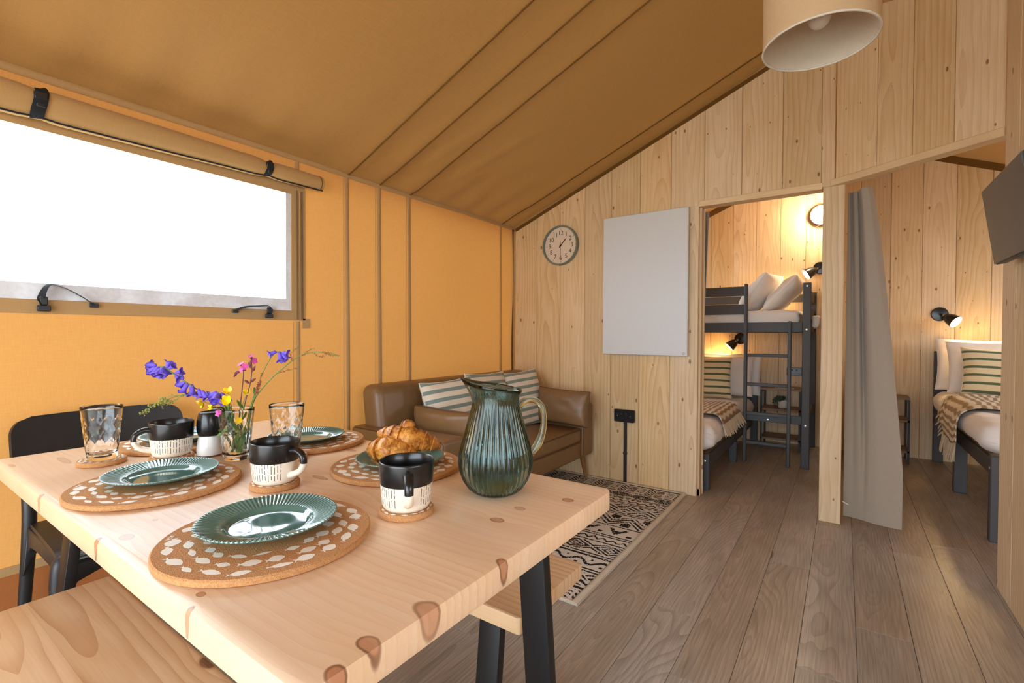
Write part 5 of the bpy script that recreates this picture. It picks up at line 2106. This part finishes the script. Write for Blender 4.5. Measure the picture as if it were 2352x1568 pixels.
wobj('cover', mattress_cover(-1.735, -.735, 3.50, 5.34, .268, .465, .085, 5, wr=.022), M['linen_white'], dv, smooth=70)
pillow_thing('pillow', 'white pillow propped at the head of the low bed, behind the striped cushion', basis((-1.02, 5.175, .680), (1, .0, 0), (0, .28, 1)), .60, .40, .16, 23, PG)
pillow_thing('pillow', 'white pillow behind the other pillow on the low bed', basis((-.98, 5.345, .690), (1, .0, 0), (0, .12, 1)), .62, .42, .12, 24, PG)
scatter('cream cushion with dark green stripes on the low bed', basis((-1.09, 4.965, .668), (1, .10, .03), (0.04, .30, 1)), .42, .40, .13, 25, M['cush_bed'], 'striped cushions on the beds')


def throw_thing(label, fn, nu, nv, fringe):
    t = thing('woven_throw', label, 'blanket', group='beige woven throws')
    V, F = sheet(fn, nu, nv, .006)
    c = Vector((0, 0, 0))
    for v in V:
        c += Vector(v)
    c /= len(V)
    t.location = c
    me = bpy.data.meshes.new('weave')
    me.from_pydata([tuple(Vector(v) - c) for v in V], [], F)
    me.materials.append(M['throw'])
    uv = me.uv_layers.new(name='UVMap')
    w = nu + 1
    n = w * (nv + 1)
    for lp in me.loops:
        k = lp.vertex_index % n
        uv.data[lp.index].uv = ((k % w) / nu, (k // w) / nv)
    me.polygons.foreach_set('use_smooth', [True] * len(me.polygons))
    put('weave', me, t)
    gs = []
    rr = random.Random(12)
    for (u, v, dr, L) in fringe:
        p = Vector(fn(u, v)) - c
        d = Vector(dr).normalized()
        j = Vector((rr.uniform(-1, 1), rr.uniform(-1, 1), rr.uniform(-.4, .4))) * .012
        gs.append(tube([p, p + d * L * .3 + j * .3, p + d * L * .7 + j, p + d * L + j * 1.3], [.0035, .006, .005, .003], 5))
    tag(obj('fringe', merge(*gs), M['fringe'], t, smooth=60), kind='stuff')
    return t


def low_throw(u, v):
    y = 3.72 + .70 * u + .08 * (v - .5)
    x = -1.55 + .815 * v
    z = .500 + .010 * vnoise(x * 8, y * 8, 4)
    if x > -.82:
        k = min(.0845, x + .82)
        z -= .085 - math.sqrt(.085 ** 2 - k * k)
        x += .012
    return (x, y, z)


throw_thing('beige and cream woven throw with a fringe lying across the low bed', low_throw, 40, 40, [(u, 1.0, (.35, .0, -.9), .10) for u in np.linspace(.0, 1, 46)])

# ---- things in the first bedroom
st_ = thing('side_table', 'black framed side table with oak shelves behind the bunk ladder', 'side table', (-.487, 5.27, 0))
for x in (-.652, -.334):
    for y in (5.13, 5.40):
        wobj('leg', box(x, x + .016, y, y + .016, 0, .565), M['black_metal'], st_)
for z in (.565, .372, .095):
    wobj('shelf', box(-.652, -.318, 5.13, 5.416, z, z + .018, .001), M['shelf_oak'], st_)
for x in (-.652, -.334):
    for z in (.548, .355):
        wobj('cross_bar', box(x, x + .016, 5.146, 5.40, z, z + .014), M['black_metal'], st_)
bo = thing('booklet', 'thin open booklet lying on top of the black side table', 'booklet', (-.46, 5.24, .5832))
obj('pages', merge(xf(box(-.10, 0, -.07, .07, 0, .004), rot=(0, R(-3), .1)), xf(box(0, .10, -.07, .07, 0, .004), rot=(0, R(3), .1))), M['page'], bo)
pt = thing('potted_plant', 'trailing grey green plant in a small ribbed white pot on the shelf', 'plant', (-.470, 5.22, .390))
obj('pot', lathe([(0, 0), (.030, 0), (.036, .004), (.041, .05), (.041, .078), (.037, .078), (.036, .06), (0, .06)], 48, rf=lambda t, i, r: r * (1 + (.03 * math.cos(24 * t) if 1 < i < 5 else 0))), M['pot'], pt, smooth=50)
rr = random.Random(2)
for k in range(9):
    a = rr.random() * 6.28 if k > 4 else PI + rr.uniform(-.9, .9)
    L = rr.uniform(.06, .11)
    drop = rr.uniform(.02, .16) if k < 5 else rr.uniform(-.03, .03)
    pts = spline([(0, 0, .06), (.025 * math.cos(a), .025 * math.sin(a), .10), (L * .8 * math.cos(a), L * .8 * math.sin(a), .09), (L * math.cos(a), L * math.sin(a), .09 - drop)], 6)
    vn = obj('vine', tube(pts, .0012, 5), M['leaf_dark'], pt, smooth=60)
    gs = []
    for q in pts[3:]:
        for m in range(3):
            d = Vector((rr.uniform(-1, 1), rr.uniform(-1, 1), rr.uniform(-.8, .6)))
            gs.append(petal(q, d, (rr.random(), rr.random(), 1), .018, .012, .2))
    tag(obj('leaves', merge(*gs), M['leaf_dark'], vn, smooth=60), kind='stuff')
sk2 = thing('bedroom_socket', 'black wide power socket on the far bedroom wall behind the ladder', 'socket', (-.400, YB - BT, .724))
obj('faceplate', box(-.066, .066, -.016, -.0005, -.041, .041, .004), M['black_gloss'], sk2)
for s in (-1, 1):
    obj('switch', box(s * .02 - .008, s * .02 + .008, -.019, -.016, .006, .024, .001), M['black_plastic'], sk2)
    obj('usb_port', box(s * .046 - .007, s * .046 + .007, -.0165, -.0155, -.022, -.016), M['grey_mark'], sk2)


def reading_lamp(label, x, z, d, power):
    t = thing('reading_lamp', label, 'lamp', (x, YB - BT, z), group='black reading lamps')
    obj('wall_plate', xf(lathe([(0, 0), (.058, 0), (.060, .006), (.054, .014), (.020, .018), (0, .018)], 40), rot=(R(90), 0, 0)), M['black_gloss'], t, smooth=45)
    d = Vector(d).normalized()
    k = Vector((d.x * .03, -.062, d.z * .02))
    obj('arm', tube([(0, -.012, 0), (k.x * .4, -.045, k.z * .4), k], .0075, 12), M['black_gloss'], t, smooth=60)
    obj('knuckle', xf(lathe([(.0001, -.012), (.010, -.010), (.011, 0), (.010, .010), (.0001, .012)], 16), tuple(k)), M['brass'], t, smooth=50)
    m = d.to_track_quat('Z', 'Y').to_matrix().to_4x4()
    m.translation = k + d * .008
    sh = [(.012, 0), (.022, .006), (.036, .026), (.047, .056), (.053, .088), (.055, .104), (.0535, .104), (.0515, .088), (.0455, .056), (.0345, .027), (.020, .008), (.0001, .004)]
    obj('shade', xf(lathe(sh, 48), mat=m), M['black_gloss'], t, smooth=55)
    ln = [(.0525, .1030), (.0505, .088), (.0445, .056), (.0335, .028), (.0190, .0095), (.0185, .0100), (.0328, .0290), (.0438, .057), (.0498, .089), (.0518, .1028)]
    obj('shade_lining', xf(lathe(ln, 40, closed=True), mat=m), M['lamp_in'], t, smooth=60)
    bq = [(.0001, .094)] + [(.024 * math.cos(R(a)), .070 + .024 * math.sin(R(a))) for a in np.linspace(75, -50, 9)] + [(.011, .035), (.011, .015)]
    obj('bulb', xf(lathe(bq, 24), mat=m), M['lamp_on'], t, smooth=60)
    l = bpy.data.lights.new('bulb_light', 'SPOT')
    l.energy = power
    l.color = (1.0, .62, .24)
    l.spot_size = R(120)
    l.spot_blend = .5
    l.shadow_soft_size = .03
    lo = bpy.data.objects.new('bulb_light', l)
    COL.objects.link(lo)
    lo.parent = t
    mm = (-d).to_track_quat('Z', 'Y').to_matrix().to_4x4()
    mm.translation = k + d * .112
    lo.matrix_local = mm


LAMP_W = 1.7
reading_lamp('black cone reading lamp lit above the high bunk pillows', -.195, 1.742, (-.78, -.30, -.50), LAMP_W * .8)
reading_lamp('black cone reading lamp lit under the high bunk', -.895, 1.050, (-.62, -.25, -.62), LAMP_W * 1.4)
reading_lamp('black cone reading lamp lit above the double bed pillows', .682, 1.275, (.60, -.50, -.52), LAMP_W * 1.6)

bh = thing('bulkhead_light', 'round caged bulkhead light glowing high on the bunk room wall', 'light', (-.190, YB - BT, 2.248))
obj('base', xf(lathe([(0, 0), (.105, 0), (.108, .012), (.100, .030), (.092, .034), (0, .034)], 48), rot=(R(90), 0, 0)), M['cage'], bh, smooth=45)
obj('opal_glass', xf(lathe([(.090, .034), (.088, .055), (.075, .080), (.050, .095), (.02, .101), (0, .102)], 40), rot=(R(90), 0, 0)), M['bulk_on'], bh, smooth=60)
tor = [(.094 + .006 * math.cos(a), .046 + .006 * math.sin(a)) for a in np.linspace(0, 2 * PI, 9)[:-1]]
obj('guard_ring', xf(lathe(tor, 48, closed=True), rot=(R(90), 0, 0)), M['cage'], bh, smooth=70)
for zz in (-.045, .0, .045):
    w = math.sqrt(.094 ** 2 - zz ** 2)
    pts = [(w * math.cos(a), -.046 - .066 * math.sin(a) * (w / .094), zz) for a in np.linspace(0, PI, 15)]
    obj('guard_bar', tube(pts, .0035, 8), M['cage'], bh, smooth=60)
for s in (-1, 1):
    pts = [(-.012, -.050, s * .098), (-.030, -.052, s * .112), (-.046, -.052, s * .106), (-.044, -.052, s * .122), (-.026, -.05, s * .126), (-.008, -.046, s * .116)]
    obj('clasp', tube(pts, .0028, 7), M['cage'], bh, smooth=60)
bl_ = bpy.data.lights.new('opal_glow', 'POINT')
bl_.energy = 1.9
bl_.color = (1.0, .86, .66)
bl_.shadow_soft_size = .06
blo = bpy.data.objects.new('opal_glow', bl_)
COL.objects.link(blo)
blo.parent = bh
blo.location = (0, -.17, 0)


# ---- curtains
def curtain(label, fn, nu, nv):
    t = thing('curtain', label, 'curtain', (0, 0, 0), group='grey linen doorway curtains')
    V, F = sheet(fn, nu, nv, .003)
    c = Vector((sum(v[0] for v in V) / len(V), sum(v[1] for v in V) / len(V), 0.0))
    t.location = c
    obj('cloth', ([tuple(Vector(v) - c) for v in V], F), M['linen_grey'], t, smooth=70)
    return t


def curt1(u, v):
    z = .03 + 1.90 * v
    xr = -.812 + .050 * v ** 1.4
    x = -1.08 + (xr + 1.08) * u
    return (x, 3.452 + .022 * math.sin(u * 16 + .4) * (.6 + .4 * v), z)


curtain('grey linen curtain drawn back at the left of the bunk room doorway', curt1, 50, 20)


def curt2(u, v):
    z = .012 + 1.925 * v
    w = 1 - v
    bulge = .118 + .150 * min(1, w * 1.2) ** .8
    x = .010 + bulge * (u + .03 * math.sin(u * 6.3))
    fold = .030 * math.sin(u * 5.6 + .9) * (.55 + .45 * v) + .006 * math.sin(u * 17 + z * 1.5) * v
    deep = .055 * math.exp(-((u - .42 + .10 * w) / .055) ** 2) * min(1, v * 1.8) + .03 * math.exp(-((u - .14) / .04) ** 2) * v
    y = 3.455 - .24 * (x - .01) + fold + deep + .010 * (vnoise(u * 3, z * 3, 6) - .5)
    return (x, y, z)


c2_ = curtain('grey linen curtain hanging beside the post in the second doorway', curt2, 70, 40)
obj('curtain_cord', tube([Vector((.005, 3.40, .115)) - c2_.location, Vector((.035, 3.385, .105)) - c2_.location], .003, 6), M['cush_edge'], c2_, smooth=60)

# ---- second bedroom
db = thing('double_bed', 'slate grey wooden bed in the second bedroom', 'bed', (1.12, 4.48, 0))
for x0, x1 in ((.645, .700), (1.55, 1.605)):
    wobj('post', box(x0, x1, 3.500, 3.546, 0, .455, .004), BP, db)
    wobj('post', box(x0, x1 + .012, 5.455, 5.500, 0, .955, .004), BP, db)
    wobj('leg', box(x0 - .005, x1 + .010, 4.470, 4.515, 0, .40, .004), BP, db)
for x0 in (.655, 1.57):
    wobj('side_rail', box(x0, x0 + .026, 3.546, 5.455, .345, .430, .003), BP, db)
wobj('end_rail', box(.70, 1.55, 3.51, 3.534, .345, .43, .003), BP, db)
wobj('headboard', box(.712, 1.55, 5.465, 5.488, .50, .90, .004), BP, db)
for k in range(12):
    wobj('slat', box(.681, 1.57, 3.6 + k * .155, 3.67 + k * .155, .385, .40), M['pine_x'], db)
screw(db, .645, 3.523, .39, 'x')
screw(db, .645, 5.478, .72, 'x')
screw(db, .645, 5.478, .40, 'x')
d2 = thing('double_duvet', 'plump white duvet on the bed in the second bedroom', 'duvet', (1.12, 4.4, .42))
wobj('cover', mattress_cover(.625, 1.63, 3.56, 5.38, .448, .615, .080, 15, wr=.014), M['linen_white'], d2, smooth=70)
pillow_thing('pillow', 'white pillow at the back against the headboard in the second bedroom', basis((.985, 5.335, .845), (1, 0, -.02), (0, .22, 1)), .70, .43, .14, 31, PG)
pillow_thing('pillow', 'white pillow in front of the rear pillow in the second bedroom', basis((1.03, 5.145, .840), (1, 0, .0), (0, .30, 1)), .70, .42, .16, 32, PG)
scatter('cream cushion with grey green stripes on the bed in the second bedroom', basis((.945, 4.955, .810), (1, .06, -.06), (-.03, .36, 1)), .42, .38, .13, 33, M['cush_bed'], 'striped cushions on the beds')


def high_throw(u, v):
    # v runs from the middle of the bed over its left edge, u along the bed
    s = 1.05 * v
    y = 4.02 + .86 * u * (1 - .45 * max(0, v - .55) / .45) + .14 * (v - .4)
    x = 1.50 - s
    z = .650 + .010 * vnoise(s * 9, y * 9, 8) + .006 * math.sin(y * 40)
    if x < .72:
        k = .72 - x
        if k < .12:
            a = k / .12 * PI / 2
            x = .72 - .126 * math.sin(a)
            z -= .11 * (1 - math.cos(a))
        else:
            x = .588 - .006 * math.sin(y * 30)
            z -= .11 + (k - .12) * 1.0
    return (x, y, z)


throw_thing('beige and cream woven throw hanging over the side of the bed in the second bedroom', high_throw, 44, 60,
            [(u, 1.0, (-.05, .0, -1), .12) for u in np.linspace(0, 1, 36)] + [(1.0, v, (-.1, .5, -.5), .06) for v in np.linspace(.5, 1, 22)])
ns = thing('nightstand', 'black framed bedside table just showing behind the grey curtain', 'nightstand', (.30, 5.33, 0))
for x in (.135, .452):
    for y in (5.20, 5.44):
        wobj('leg', box(x, x + .016, y, y + .016, 0, .545), M['black_metal'], ns)
for z in (.545, .355, .095):
    wobj('shelf', box(.135, .468, 5.20, 5.456, z, z + .018, .001), M['shelf_oak'], ns)
